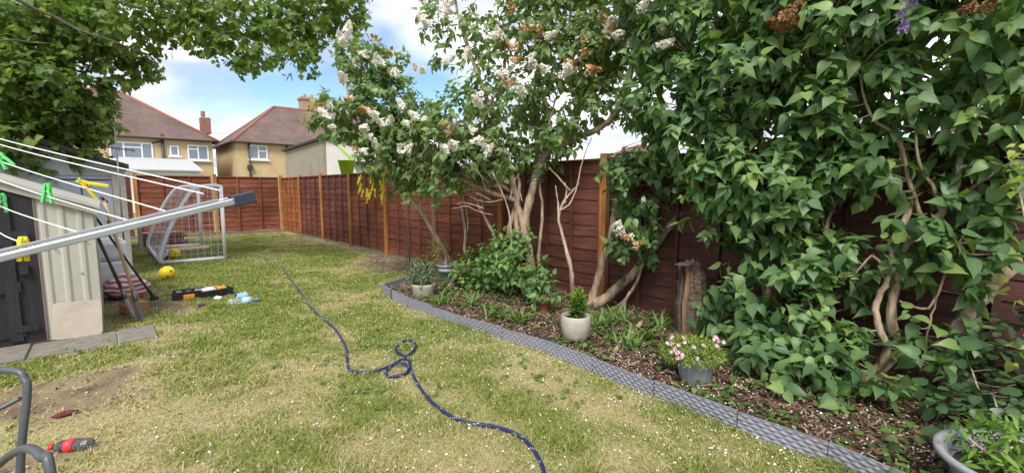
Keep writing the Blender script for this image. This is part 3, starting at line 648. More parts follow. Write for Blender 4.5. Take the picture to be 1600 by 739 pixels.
for i in range(nY+1):
    Y = YN+(YF-YN)*i/nY; sg = .10*math.sin(math.pi*i/nY)
    net.tube([(p.x+sg*math.sin(math.pi*k/(len(cp)-1)),Y+.03*math.sin(k*.8+i),p.z-sg*.6*math.sin(math.pi*k/(len(cp)-1))) for k,p in enumerate(cp)],.0035,4,False)
for k in range(0,len(cp),2):
    p = cp[k]; w_ = math.sin(math.pi*k/(len(cp)-1))
    net.tube([(p.x+.10*w_*math.sin(math.pi*i/nY),YN+(YF-YN)*i/nY,p.z-.06*w_*math.sin(math.pi*i/nY)+.012*math.sin(i*1.3+k)) for i in range(nY+1)],.0035,4,False)
for Y in (YN,YF):
    for k in range(2,len(cp),2): net.tube([cp[k]+Vector((0,Y,0)),(1.74,Y+.02,max(.06,cp[k].z-.02))],.003,4,False)
    for i in range(1,9):
        x = .74+i*.112; zt = np.interp(x,[p.x for p in cp][::-1],[p.z for p in cp][::-1]); net.tube([(x,Y+.01,.05),(x,Y,float(zt))],.003,4,False)
net.build('net', M['net'], gl)
bd = MB().prism([(1.0,13.0),(1.15,12.62),(1.78,12.72),(1.86,13.2),(1.3,13.3)],.012,.035,2).build('cardboard_sheet', pm('cardboard', (.55,.38,.24), (.46,.31,.19), rough=.9, scale=6)); tag(bd, 'torn tan cardboard sheet lying flat inside the goal', 'cardboard')
def ball(label, p, r, cols, seed, group=None):
    t = thing('football', label, 'ball', p, 0, group); 
    import bmesh
    bm = bmesh.new(); bmesh.ops.create_icosphere(bm, subdivisions=4, radius=r); me = bpy.data.meshes.new('skin'); bm.to_mesh(me); bm.free()
    for q in me.polygons: q.use_smooth = True
    m, n, b, out = newmat('football_%d'%seed); tcn = nd(n,'ShaderNodeTexCoord'); v = nd(n,'ShaderNodeTexVoronoi',i_Scale=1/(r*.9)); v.feature='F1'; n.links.new(tcn.outputs['Object'],v.inputs['Vector'])
    rr = nd(n,'ShaderNodeValToRGB'); rr.color_ramp.interpolation='CONSTANT'; e=rr.color_ramp.elements; e[0].color=(*cols[1],1); e[1].position=cols[2]; e[1].color=(*cols[0],1); n.links.new(v.outputs['Distance'],rr.inputs[0]); n.links.new(rr.outputs[0],b.inputs['Base Color']); b.inputs['Roughness'].default_value=.45
    o = link('skin', me, m, t, False); o.location=(0,0,r*.97); o.rotation_euler=(seed*.7,seed*1.3,seed)
    return t
YEL=(.78,.58,.02); BLK=(.03,.03,.03)
ball('yellow football with dark marks lying in front of the goal', gp(262,437), .11, (YEL,BLK,.17), 3, 'footballs')
ball('yellow football inside the goal beside the cardboard', gp(273,404), .11, (YEL,BLK,.15), 4, 'footballs')
ball('black and white football inside the goal', gp(256,405), .11, ((.6,.6,.62),BLK,.36), 5, 'footballs')

# ------------------------------------------------------------------ toolbox and litter on the lawn
tb = thing('open_toolbox', 'open black and orange toolbox lying on the lawn', 'toolbox', (.85,6.95,0))
def boxtray(o, L, Wd, H, th=.012):
    b = MB(); b.box((0,0,0),(L,Wd,.02)); b.box((0,0,.02),(L,th,H)); b.box((0,Wd-th,.02),(L,Wd,H)); b.box((0,th,.02),(th,Wd-th,H)); b.box((L-th,th,.02),(L,Wd-th,H))
    for i in (1,2,3): b.box((L*i/4-.005,th,.02),(L*i/4+.005,Wd-th,H*.7))
    for i in range(7): b.box((L*(i+.3)/7,-.008,.01),(L*(i+.55)/7,-.0005,H*.9))
    return b
M['blackpl'] = pm('black_plastic', (.022,.022,.024), (.016,.016,.017), rough=.4, scale=20)
M['orangepl'] = pm('orange_plastic', (.72,.30,.02), (.62,.25,.02), rough=.4, scale=10)
def place(o, loc, rz, par):
    o.parent = par; o.matrix_parent_inverse = Matrix(); o.location = Vector(loc)-par.location; o.rotation_euler = (0,0,rz)
p0 = gp(269,472); p1 = gp(315,470); 
o = boxtray(None,.36,.20,.11).build('tray', M['blackpl']); place(o,(p0.x,p0.y+.02,.0),rad(-6),tb)
o = boxtray(None,.36,.20,.105).build('lid', M['blackpl']); place(o,(p1.x+.02,p1.y+.05,.0),rad(10),tb)
o = MB().bev((.12,-.03,.012),(.24,-.009,.075),.006).build('latch', M['orangepl']); place(o,(p0.x,p0.y+.02,.0),rad(-6),tb)
o = MB().bev((.20,.03,.03),(.30,.12,.125),.01).build('insert', M['orangepl']); place(o,(p1.x+.02,p1.y+.05,.0),rad(10),tb)
def scribble():     # white label with grey and blue print-like marks
    return pm('white_label', (.72,.73,.76), (.25,.27,.45), rough=.5, scale=30, lo=.38, hi=.45, stretch=(1,3,1))
o = MB().bev((.03,.03,.03),(.17,.17,.12),.006).build('label_card', scribble()); place(o,(p1.x+.02,p1.y+.05,.0),rad(10),tb)
for i in range(3):
    o = MB().bev((.04+.1*i,.04,.03),(.11+.1*i,.15,.105),.01).build('socket_case', pm('grey_case%d'%i,[(.2,.2,.22),(.05,.05,.055),(.4,.4,.42)][i],scale=20,rough=.4)); place(o,(p0.x,p0.y+.02,.0),rad(-6),tb)
ct = thing('sealant_tube', 'orange and white sealant tube lying behind the open toolbox', 'tube', gp(327,451))
c = gp(327,451,.03); ud = Vector((1,.12,0)).normalized()
MB().tube([c-ud*.13,c+ud*.02],.027,14).build('label_band', M['white_tube'], ct); MB().tube([c+ud*.0201,c+ud*.11,c+ud*.12,c+ud*.125],[.0275,.0275,.02,.009],14).build('body', M['orangepl'], ct); MB().tube([c+ud*.125,c+ud*.19],[.009,.004],8).build('nozzle', M['orangepl'], ct)
def clearmat(name, c):
    m,n,b,out=newmat(name); b.inputs['Base Color'].default_value=(*c,1); b.inputs['Roughness'].default_value=.08; b.inputs['Transmission Weight'].default_value=.85; b.inputs['IOR'].default_value=1.2; 
    t=nd(n,'ShaderNodeTexCoord'); no=nd(n,'ShaderNodeTexNoise',i_Scale=40); n.links.new(t.outputs['Object'],no.inputs['Vector']); bp=nd(n,'ShaderNodeBump',i_Strength=.3,i_Distance=.004); n.links.new(no.outputs['Fac'],bp.inputs['Height']); n.links.new(bp.outputs[0],b.inputs['Normal']); return m
wb = thing('water_bottle', 'clear plastic water bottle with blue and yellow label on the lawn', 'bottle', gp(372,472))
a = gp(356,472,.045); e = gp(398,468,.045); ud=(e-a).normalized(); ud.z=0; Lb=.32
def seg(us,rs,name,m,t,n=16): return MB().tube([a+ud*u for u in us],rs,n).build(name,m,t)
seg([0,.01,.05,.07,.10,.12,.15],[.03,.042,.043,.038,.043,.039,.043],'body',clearmat('clear_bottle',(.85,.92,.97)),wb)
seg([.1505,.25],[.0445,.0445],'label_band',pm('blue_yellow_label',(.35,.55,.78),(.75,.72,.1),rough=.4,scale=14,lo=.42,hi=.5),wb)
seg([.251,.27,.295],[.043,.034,.016],'neck',clearmat('clear_neck',(.8,.9,.97)),wb); seg([.2955,.325],[.02,.02],'lid',pm('blue_lid',(.05,.25,.6),scale=10,rough=.4),wb,12)
cd = gp(378,462,.006); o = MB().add([(-.09,-.10,.004),(.06,-.12,.004),(.05,.0,.055),(.02,.12,.012),(-.12,.10,.02),(-.05,.0,.045)],[(0,1,2,5),(5,2,3,4)]).build('blue_packet', pm('blue_card',(.22,.42,.72),(.18,.35,.62),rough=.5,scale=8)); o.location=(cd.x,cd.y,0); o.modifiers.new('t','SOLIDIFY').thickness=.003; tag(o,'folded light blue packet behind the clear water bottle','packet')
c=gp(320,479); gc=thing('glasses_case','small dark purple case in front of the toolbox','case',c)
MB().bev((c.x-.075,c.y-.025,.0),(c.x+.065,c.y+.03,.024),.01).build('base',pm('purple_plastic',(.07,.03,.08),scale=20,rough=.4),gc); MB().bev((c.x-.073,c.y-.023,.0245),(c.x+.063,c.y+.028,.042),.01).build('lid',pm('purple_lid',(.10,.05,.11),scale=20,rough=.4),gc)
c=gp(341,466,.02); o=blob('crumpled_paper',(c.x,c.y,.025),(.045,.035,.028),9,M['white_tube'],.9,7); tag(o,'crumpled white paper scrap between toolbox and bottle','paper')
# cola bottle and scrap
c=gp(110,695,.03); co=thing('crushed_cola_bottle','crushed dark plastic bottle with red label and red cap on the lawn','bottle',(c.x,c.y,0))
cb_=clearmat('smoky_bottle',(.32,.33,.36)); ud=(_R*.96+Vector((_F.x,_F.y,0))*.22).normalized(); a=c-ud*.095
MB().tube([a+ud*.05,a+ud*.075],[.03,.033],14).build('shoulder',cb_,co)
def flat(o,k=.62):
    me=o.data
    for v in me.vertices: v.co.z=.004+(v.co.z-.03+.03)*k
MB().tube([a+ud*.02,a+ud*.05],[.013,.029],12).build('neck',cb_,co); MB().tube([a,a+ud*.02],.016,12).build('cap',pm('red_cap',(.6,.03,.03),scale=10,rough=.4),co)
MB().tube([a+ud*.0755,a+ud*.09,a+ud*.118],[.034,.036,.034],16).build('label_band',pm('red_label',(.68,.04,.05),(.75,.35,.35),rough=.4,scale=24,lo=.3,hi=.36),co)
pts=[a+ud*u+Vector((0,0,dz)) for u,dz in ((.1185,0),(.14,.003),(.16,-.004),(.185,.002),(.20,0))]; MB().tube(pts,[.033,.030,.036,.029,.02],9,smooth=False).build('base',cb_,co)
c=gp(101,649); o=blob('fabric_scrap',(c.x,c.y,.012),(.055,.03,.016),12,pm('dark_red_fabric',(.12,.02,.025),scale=20,rough=.8),.6,8); tag(o,'dark red fabric scrap lying on the bare soil','scrap')

# ------------------------------------------------------------------ hose
HP=[(440,418),(448,430),(470,460),(492,490),(522,515),(540,545),(542,566),(545,579),(557,584.5),(576,585),(597,581),(622,569),(639,559),(650,544),(644,535.5),(632,536),(619,546),(621,557),(634,564),(640,575),(636,586),(622,591),(606,591),(604,583),(615,577),(630,575),(641,580),(648,596),(660,615),(675,632),(700,651),(725,662),(770,670),(800,680),(825,697),(840,718),(850,742),(858,790)]
hz=[0]*len(HP)
pts=[gp(x,y,.0) for x,y in HP]
for i,p in enumerate(pts): p.z=.021+float(gheight(np.array([p.x]),np.array([p.y]))[0])+(.016 if 17<=i<=19 or 24<=i<=25 else 0)
far=[Vector((2.3,10.6,.012)),Vector((2.34,9.6,.012))]
def hosemat():
    m,n,b,out=newmat('navy_hose'); a=nd(n,'ShaderNodeAttribute',attribute_name='tint'); r=nd(n,'ShaderNodeValToRGB'); r.color_ramp.interpolation='CONSTANT'; e=r.color_ramp.elements; e[0].color=(.012,.016,.10,1); e[1].position=.5; e[1].color=(.34,.36,.48,1)
    n.links.new(a.outputs['Fac'],r.inputs[0]); n.links.new(r.outputs[0],b.inputs['Base Color']); b.inputs['Roughness'].default_value=.4; return m
hb=MB(); HPth=smoothpath(far+pts,10); hb.tube(HPth,0.0105,10,True); me=hb.mesh('garden_hose')
ti=np.zeros(len(me.vertices)); 
for i in range(len(HPth)):
    for j in range(10):
        if (j+i)%10 in (2,) and (i//4)%2: ti[i*10+j]=1
at_=me.attributes.new('tint','FLOAT','POINT'); at_.data.foreach_set('value',ti.astype(np.float32))
tag(link('garden_hose',me,hosemat()),'long navy blue garden hose with white fleck snaking across the lawn','hose')

# ------------------------------------------------------------------ rotary clothes line
rd=thing('rotary_clothes_line','rotary clothes line with aluminium arm and white lines at upper left','clothes line',(-.95,1.45,0))
A0=pt(0,403,1.0); A1=pt(372,313,1.34); ad_=(A1-A0).normalized(); hub=A0-ad_*.55
upv=Vector((0,0,1)); upv=(upv-ad_*upv.dot(ad_)).normalized(); sdv=ad_.cross(upv)
def bar(a,b,w,h,u,s):
    q=MB(); vs=[]
    for p in (a,b):
        for du,ds in ((-1,-.8),(-.8,-1),(.8,-1),(1,-.8),(1,.8),(.8,1),(-.8,1),(-1,.8)): vs.append(p+u*h*du+s*w*ds)
    return q.add(vs,[tuple(range(8)),tuple(range(15,7,-1))]+[(i,(i+1)%8,8+(i+1)%8,8+i) for i in range(8)])
arm=bar(hub,A1,.0075,.009,upv,sdv).build('arm',M['alu'],rd)
bar(hub+upv*.0145,A1-ad_*.05+upv*.0145,.004,.0035,upv,sdv).build('rail',M['alu'],rd)
bar(A1-ad_*.012,A1+ad_*.045,.013,.017,upv,sdv).build('end_cap',M['cap'],arm)
MB().tube([(hub.x,hub.y,-.01),(hub.x,hub.y,hub.z+.25)],.022,12).build('pole',M['alu'],rd)
LN=[((345,298),(0,213)),((318,303),(0,222)),((262,331),(0,248)),((205,346),(0,278)),((125,364),(0,318)),((50,384),(0,360))]
lines=[]; B_far=[]
for (ax,ay),(bx,by) in LN:
    s_=pt(ax,ay,1.0+.34*ax/372); e_=pt(bx,by,1.75); e2=s_+(e_-s_)*1.6; lines.append((s_,e_)); B_far.append(e2)
    MB().tube(smoothpath([s_,s_+(e2-s_)*.5-Vector((0,0,.012)),e2],6),.0021,6).build('line',M['line'],rd)
B_far.sort(key=lambda v:-v.z); MB().tube([B_far[0]+(B_far[0]-B_far[-1]).normalized()*.1,B_far[-1],Vector((hub.x,hub.y,hub.z-.03))],.010,8).build('arm',M['alu'],rd)
for off in (.0145,-.0145):   # lines running back along the arm
    MB().tube([A1-ad_*.02+sdv*off+upv*.006,hub+sdv*off+upv*.004],.0021,6).build('line',M['line'],rd)
MB().tube([A1-ad_*.06+sdv*-.02+upv*.01,A1-ad_*.02+sdv*-.022+upv*.012,A1-ad_*.015-sdv*.022-upv*.012],.0022,6).build('line_clip',M['line'],rd)
def peg(label,p,rot,m,sc=1.0,spread=9):
    t=thing('clothes_peg',label,'peg',p,0,'plastic clothes pegs'); t.rotation_euler=rot; t.scale=(sc,)*3
    for s in (-1,1):
        pr=[(0,-.040),(.006,-.040),(.0075,-.010),(.0065,.0),(.010,.012),(.009,.024),(.0055,.030),(.003,.028),(.0025,.014),(.001,.004)]
        o=MB().prism([(x*s,z) for x,z in pr],-.0055,.0055,1).build('jaw',m,None); o.parent=t; o.matrix_parent_inverse=Matrix(); o.rotation_euler=(0,rad(-spread*s),0); o.location=(.0035*s,0,0)
    o=MB().tube([(-.008,0,.0),(.008,0,.0)],.0045,10).build('spring',M['steel'],None); o.parent=t; o.matrix_parent_inverse=Matrix()
    return t
def onl(i,x):   # point of line i seen at photo x
    s_,e_=lines[i]; best=min((abs((lambda v: 800+FPX*v.dot(_R)/v.dot(_F))(s_+(e_-s_)*k/200-Vector((0,0,CAM_H)))-x),k) for k in range(240)); return s_+(e_-s_)*best[1]/200
peg('green clothes peg hanging on the line nearest the black shed door',onl(3,74)+Vector((0,0,.006)),(0,rad(4),rad(-35)),M['peg_green'],.95,12)
peg('large yellow clothes peg hanging tilted in front of the grey garage door',onl(2,139)+Vector((0,0,.004)),(rad(20),rad(-52),rad(-20)),M['peg_yellow'],1.1,26)
peg('yellow clothes peg clipped over the aluminium arm',pt(37,394,1.02)-sdv*.014+Vector((0,0,.01)),(0,rad(6),rad(50)),M['peg_yellow'],.8,6)
peg('green clothes peg at the left edge on the upper lines',onl(2,5)+Vector((0,0,.004)),(0,rad(-32),rad(-30)),M['peg_green'],1.0,14)
peg('green clothes peg at the left edge just above the aluminium arm',onl(4,3)+Vector((0,0,.01)),(0,rad(3),rad(30)),M['peg_green'],1.05,8)

# ------------------------------------------------------------------ garden chair, bottom left
ch=thing('garden_chair','dark grey tubular metal garden chair cut off by the bottom left corner','chair',(-.45,1.75,0))
R0=pt(46,585,1.3); 
du=Vector((-.74,.67,0)).normalized()        # along the back rail, away to the left
fw=Vector((-.67,-.74,0)).normalized()*1.0   # the way the seat faces
top=[R0+Vector((0,0,-.72)),R0+Vector((0,0,-.3))-fw*.0,R0+Vector((0,0,-.06)),R0+du*.012+Vector((0,0,-.012)),R0+du*.05+Vector((0,0,.012)),R0+du*.25+Vector((0,0,.016)),R0+du*.45+Vector((0,0,.012)),R0+du*.49+Vector((0,0,-.014)),R0+du*.5+Vector((0,0,-.06)),R0+du*.5+Vector((0,0,-.3)),R0+du*.5+Vector((0,0,-.72))]
lean=-fw*.10
bk=[p+lean*max(0,(p.z-.35))/.55 - lean*1.0 for p in top]
bk[0].z=.0; bk[-1].z=.0
MB().tube(smoothpath(bk,5),.0098,12).build('back_frame',M['chair'],ch)
MB().tube([bk[2]+du*.02+Vector((0,0,-.005)),bk[2]+du*.5+Vector((0,0,-.45))*.55],.006,8).build('back_brace',M['chair'],ch)
f_=Vector((.10,-1,0)).normalized()
for s in (0,1):
    o_=Vector((-.62,.05,0))*s
    ap=[pt(-110,760,1.32),pt(-55,752,1.24),pt(-15,735,1.18),pt(18,709,1.12),pt(45,700,1.06),pt(66,714,1.0),pt(80,745,.97)]
    ap=[p+o_ for p in ap]; e_=ap[-1]; ap+=[Vector((e_.x+.005,e_.y-.01,.35)),Vector((e_.x+.01,e_.y-.02,.0))]
    MB().tube(smoothpath(ap,5),.0098,12).build('arm',M['chair'],ch)
s0=bk[1]; sx=[Vector((s0.x,s0.y,.42)),Vector((s0.x,s0.y,.42))+du*.5,Vector((s0.x,s0.y,.42))+du*.5+f_*.44,Vector((s0.x,s0.y,.42))+f_*.44]
MB().add([*sx,*[p-Vector((0,0,.02)) for p in sx]],[(0,1,2,3),(7,6,5,4),(0,4,5,1),(1,5,6,2),(2,6,7,3),(3,7,4,0)]).build('seat',M['mesh_fabric'],ch)

# ------------------------------------------------------------------ edging strip along the bed
def edging_piece(p, q, parent, z0=0.0, H=.135):
    n=max(10,int((q-p).length/.006)); m_=30; d=(q-p); L=d.length; t=d.normalized(); nr=Vector((t.y,-t.x,0)); vs=[];fs=[]
    if nr.x>0: nr=-nr
    for i in range(n+1):
        u=L*i/n
        for j in range(m_+1):
            v=H*j/m_; row=int(v/.0225); ph=(u/.058+(row%2)*.5)%1.0
            a=max(0,math.sin(math.pi*((v/.0225)%1)))**.5; w=abs(math.sin(math.pi*ph))**1.3
            dd=.0085*a*(.05+.95*w)
            if v>H-.006: dd=.004
            vs.append(p+t*u+nr*dd+Vector((0,0,z0+v)))
    for i in range(n):
        for j in range(m_): fs.append((i*(m_+1)+j,(i+1)*(m_+1)+j,(i+1)*(m_+1)+j+1,i*(m_+1)+j+1))
    b=MB().add(vs,fs,True); k=len(b.v)
    b.add([p-nr*.012+Vector((0,0,z0)),q-nr*.012+Vector((0,0,z0)),q-nr*.012+Vector((0,0,z0+H)),p-nr*.012+Vector((0,0,z0+H)),q+nr*.003+Vector((0,0,z0+H+.001)),p+nr*.003+Vector((0,0,z0+H+.001))],[(0,1,2,3),(3,2,4,5)])
    return b.build('edging_panel',M['edging'],parent)
ed=thing('lawn_edging','grey woven-look plastic edging strip between lawn and flower bed','edging',(2.7,2.4,0))
ysm=np.array([e[1] for e in EDGE]); 
cuts=[-1.0,-.5,.02,.55,1.0,1.55,2.1,2.62,3.15,3.7,4.25,4.8,5.3,5.71]
for a,b in zip(cuts[:-1],cuts[1:]):
    p=Vector((float(edge_x(a)),a+.003,0)); q=Vector((float(edge_x(b)),b-.003,0)); dz=rng.uniform(-.016,.006); off=Vector((rng.uniform(-.012,.012),0,0)); eo=edging_piece(p+off,q-off*.6,ed,-.012+dz); eo.rotation_euler=(0,0,0); eo.matrix_basis=Matrix.Translation(p)@Matrix.Rotation(rng.uniform(-.012,.012),4,'X')@Matrix.Rotation(rng.uniform(-.09,.05),4,'Y')@Matrix.Translation(-p)
edging_piece(Vector((2.752,5.715,0)),Vector((3.35,6.02,0)),ed,-.01)
edging_piece(Vector((3.355,6.023,0)),Vector((3.95,6.3,0)),ed,-.015)

# ------------------------------------------------------------------ leaves
def tmpl_heart():
    L=[(-.06,.12),(.0,.27),(.15,.365),(.36,.375),(.56,.29),(.75,.16),(.90,.06)]; Mx=[0,.06,.18,.36,.55,.74,.89]; n=len(L)
    v=[(x,0) for x in Mx]+[(1.06,0)]+L+[(x,-y) for x,y in L]; f=[]
    for i in range(n-1):
        f+=[(i,i+1,n+2+i,n+1+i),(i,n+1+n+i,n+2+n+i,i+1)]
    f+=[(n-1,n,2*n,2*n),(n-1,3*n,n,n)]
    return [(x,y*.9) for x,y in v],f
def tmpl_lance(w=.13):
    v=[(0,0),(.35,w),(.7,w*.8),(1,0),(.7,-w*.8),(.35,-w),(.35,0),(.7,0)]
    return v,[(0,6,1,1),(6,7,2,1),(7,3,2,2),(0,5,6,6),(5,4,7,6),(4,3,7,7)]
def tmpl_round():
    v=[(0,0),(.05,.3),(.4,.46),(.8,.33),(.97,0),(.8,-.33),(.4,-.46),(.05,-.3),(.42,0)]
    return v,[(0,8,2,1),(8,4,3,2),(0,7,6,8),(6,5,4,8)]
def tmpl_maple():
    o=[(0,.05),(-.12,.28),(.14,.26),(.10,.56),(.33,.40),(.42,.60),(.56,.26),(.72,.30),(1.02,0)]
    v=o+[(x,-y) for x,y in o[:-1]][::-1]+[(.35,0)]
    n=len(v)-1
    return v,[(n,i,(i+1)%n,(i+1)%n) for i in range(n)]
TM={'heart':tmpl_heart(),'lance':tmpl_lance(),'strap':tmpl_lance(.055),'round':tmpl_round(),'maple':tmpl_maple()}
def norm(a): return a/np.maximum(np.linalg.norm(a,axis=1,keepdims=True),1e-9)
def leaf_mesh(name,P,A,N,S,tint,kind='heart',fold=.22,curl=.28):
    tv,tf=TM[kind]; tv=np.array(tv); k=len(tv); n=len(P)
    A=norm(A); N=N-A*(N*A).sum(1,keepdims=True); N=norm(N); B=np.cross(N,A)
    cu=curl*(-.2+2.2*np.random.RandomState(n).rand(n,1)); fo=fold*(.2+1.6*np.random.RandomState(n+1).rand(n,1))
    z=fo*np.abs(tv[None,:,1])-cu*tv[None,:,0]**2
    co=P[:,None,:]+S[:,None,None]*(tv[None,:,0,None]*A[:,None,:]+tv[None,:,1,None]*B[:,None,:]+z[:,:,None]*N[:,None,:])
    t3=[f for f in tf if f[2]==f[3]]; t4=[f for f in tf if f[2]!=f[3]]
    me=bpy.data.meshes.new(name); me.vertices.add(n*k); me.vertices.foreach_set('co',np.ascontiguousarray(co,np.float32).ravel())
    off=(np.arange(n)*k)[:,None,None]; L=[]; ls=[]; c=0
    if t4: q=(np.array(t4)[None]+off).reshape(-1,4); L.append(q.ravel()); ls.append(np.arange(len(q))*4); c=len(q)*4
    if t3: q=(np.array([f[:3] for f in t3])[None]+off).reshape(-1,3); L.append(q.ravel()); ls.append(c+np.arange(len(q))*3)
    L=np.concatenate(L).astype(np.int32); ls=np.concatenate(ls).astype(np.int32)
    me.loops.add(len(L)); me.loops.foreach_set('vertex_index',L); me.polygons.add(len(ls)); me.polygons.foreach_set('loop_start',ls); me.polygons.foreach_set('use_smooth',np.full(len(ls),True))
    a=me.attributes.new('tint','FLOAT','POINT'); a.data.foreach_set('value',np.clip(np.repeat(tint,k).reshape(n,k)+.13*(np.abs(tv[:,1])<1e-6)[None,:]-.03,0,1).ravel().astype(np.float32)); me.update(calc_edges=True); return me
def sample_lobes(lobes,n,r,shell=.55):
    W=np.array([l[1][0]*l[1][1]*(l[2] if len(l)>2 else 1) for l in lobes]); W=W/W.sum(); idx=r.choice(len(lobes),n,p=W)
    C=np.array([tuple(l[0]) for l in lobes])[idx]; Rr=np.array([l[1] for l in lobes])[idx]
    D=norm(r.randn(n,3)); q=shell+(1-shell)*r.rand(n,1)**.6
    return C+D*Rr*q, norm(D/Rr)
def shoots(lobes,n,r,size=.09,pairs=(3,5),up=.25,droop=.35,gap=.0,gs=2.2,length=.2,shell=.5,bounds=True,spread=.9):
    P,D=sample_lobes(lobes,n,r,shell)
    if gap>0:
        keep=fbm(P[:,0]*gs,P[:,1]*gs,P[:,2]*gs,s=77,o=3)>gap; P=P[keep]; D=D[keep]
    if bounds:
        keep=(P[:,0]<FX-.06)|(P[:,2]>1.9); P=P[keep]; D=D[keep]; keep=P[:,2]>.04; P=P[keep]; D=D[keep]
    n=len(P); D=norm(D+np.array([0,0,up])+.45*r.randn(n,3))
    base=r.rand(n); X=[];A=[];N=[];S=[];T=[]
    mp_=pairs[1]
    cnt=r.randint(pairs[0],pairs[1]+1,n); Ls=length*(.7+.6*r.rand(n))
    side0=norm(np.cross(D,r.randn(n,3))); side1=np.cross(D,side0)
    for k in range(mp_):
        ok=cnt>k; u=(k+.6)/mp_
        sd=side0 if k%2==0 else side1
        for s in (-1,1):
            q=ok&(r.rand(n)>.08); m_=q.sum()
            pos=P[q]+D[q]*(Ls[q]*u)[:,None]+sd[q]*s*.012
            ax=norm(sd[q]*s*spread+D[q]*(.35+.35*u)+.25*r.randn(m_,3)-np.array([0,0,droop])*(1.2-.4*u))
            nn=norm(D[q]*.8+np.array([0,0,.75])+.35*r.randn(m_,3))
            X.append(pos);A.append(ax);N.append(nn);S.append(size*(.45+.75*r.rand(m_))*(1.08-.25*u)); T.append(np.clip(.16+.38*base[q]+.28*u+.2*r.randn(m_),0,1))
    tips=P+D*Ls[:,None]
    return [np.concatenate(z) for z in (X,A,N,S,T)],P,D,tips
def foliage(parent,data,mat,kind='heart',singles=0,name='foliage',fold=.22,curl=.28,stuff=True):
    X,A,N,S,T=data
    if singles:
        d=np.linalg.norm(X-np.array([0,0,CAM_H]),axis=1); Fv=np.array(_F); dep=(X-np.array([0,0,CAM_H]))@Fv; px=(X@np.array(_R))/dep*FPX; 
        sc=S/dep; sc[(np.abs(px)>800)|(dep<.3)]=0; o=np.argsort(-sc)[:singles]; mask=np.ones(len(X),bool); mask[o]=False
        vari=[leaf_mesh('leaf',np.zeros((1,3)),np.array([[1.,0,0]]),np.array([[0,0,1.]]),np.ones(1),np.array([t]),kind,f,c) for t,f,c in ((.25,.2,.25),(.4,.3,.3),(.5,.15,.2),(.62,.25,.35),(.85,.2,.3))]
        for m_ in vari: m_.materials.append(mat)
        Aa=norm(A); Nn=norm(N-Aa*(N*Aa).sum(1,keepdims=True)); Bb=np.cross(Nn,Aa)
        base=wm(parent).inverted()
        for i in o:
            q=link('leaf',vari[int(np.clip(T[i]*5+rng.uniform(-.6,.6),0,4))],None,parent,False)
            m4=Matrix(((Aa[i,0],Bb[i,0],Nn[i,0],0),(Aa[i,1],Bb[i,1],Nn[i,1],0),(Aa[i,2],Bb[i,2],Nn[i,2],0),(0,0,0,1)))
            q.matrix_basis=base@Matrix.Translation(Vector(X[i]))@m4@Matrix.Scale(S[i],4)
        X,A,N,S,T=X[mask],A[mask],N[mask],S[mask],T[mask]
    o=link(name,leaf_mesh(name,X,A,N,S,T,kind,fold,curl),mat,parent)
    if stuff: o['kind']='stuff'
    return o
def limb(b,path,r0,r1,n=8,jit=.0,sub=4):
    P=smoothpath(path,sub); k=len(P)
    for i in range(1,k-1): P[i]=P[i]+Vector(rng.uniform(-1,1,3))*jit
    rs=[r0+(r1-r0)*i/(k-1) for i in range(k)]; rs=[q*(1+rng.uniform(-.07,.07)+(.22 if rng.rand()<.12 else 0)) for q in rs]; b.tube(P,rs,n); return P
def pxl(l): return [pt(*p) for p in l]
def twigs(b,skel,targets,r,frac=.3,r0=.007,r1=.0025,maxd=1.2):
    sk=np.array([tuple(p) for p in skel])
    for p in targets:
        if r.rand()>frac: continue
        d=np.linalg.norm(sk-p,axis=1)+np.maximum(0,sk[:,2]-p[2])*1.0; i=d.argmin()
        if d[i]>maxd: continue
        a=Vector(sk[i]); e=Vector(p); L=(e-a).length
        mid=a.lerp(e,.5)+Vector(r.uniform(-1,1,3))*L*.12+Vector((0,0,-.06*L)); b.tube(smoothpath([a,mid,e],3),lerp(r0*(.6+L*.6),r1,7),4,False)
def panicle(seed,n=75,L=.12,w=.062,fl=.0145):
    r=np.random.RandomState(seed); u=r.rand(n)**.8; a=r.rand(n)*6.283; rad_=w*(1-.75*u)*(.6+.4*r.rand(n)); P=np.stack([rad_*np.cos(a),rad_*np.sin(a),u*L],1)
    D=norm(np.stack([np.cos(a),np.sin(a),.5+0*a],1)+.3*r.randn(n,3)); t1=norm(np.cross(D,r.randn(n,3))); t2=np.cross(D,t1); s=fl*(.8+.5*r.rand(n))[:,None]
    co=np.stack([P+t1*s,P+t2*s+D*s*.3,P-t1*s,P-t2*s+D*s*.3],1).reshape(-1,3)
    return bulk('blossom',co,np.arange(n*4).reshape(n,4),np.repeat(np.clip(1-u+.25*r.randn(n),0,1),4),False)
PAN={k:[panicle(s+i) for i in range(3)] for k,s in (('white_flower',1),('brown_flower',11),('rust_flower',21),('purple_flower',31))}
PAN['yellow_flower']=[panicle(41+i,55,.26,.035,.013) for i in range(3)]
for k,l in PAN.items():
    for me in l: me.materials.append(M[k])
def blossoms(parent,pts_,kind,r,scale=1.0,down=False,upd=.5):
    base=wm(parent).inverted()
    for p in pts_:
        d=Vector((r.uniform(-.8,.3),r.uniform(-.9,.4),r.uniform(-.2,1)*upd+ (0 if not down else -1.6))).normalized()
        o=link('blossom',PAN[kind][r.randint(3)],None,parent,False); s=scale*r.uniform(.75,1.25)
        o.matrix_basis=base@Matrix.Translation(Vector(p))@d.to_track_quat('Z','Y').to_matrix().to_4x4()@Matrix.Scale(s,4)
def lob(l): return [(pt(x,y,d),(r_,r_,r_*(.9)),w) for x,y,d,r_,w in l]

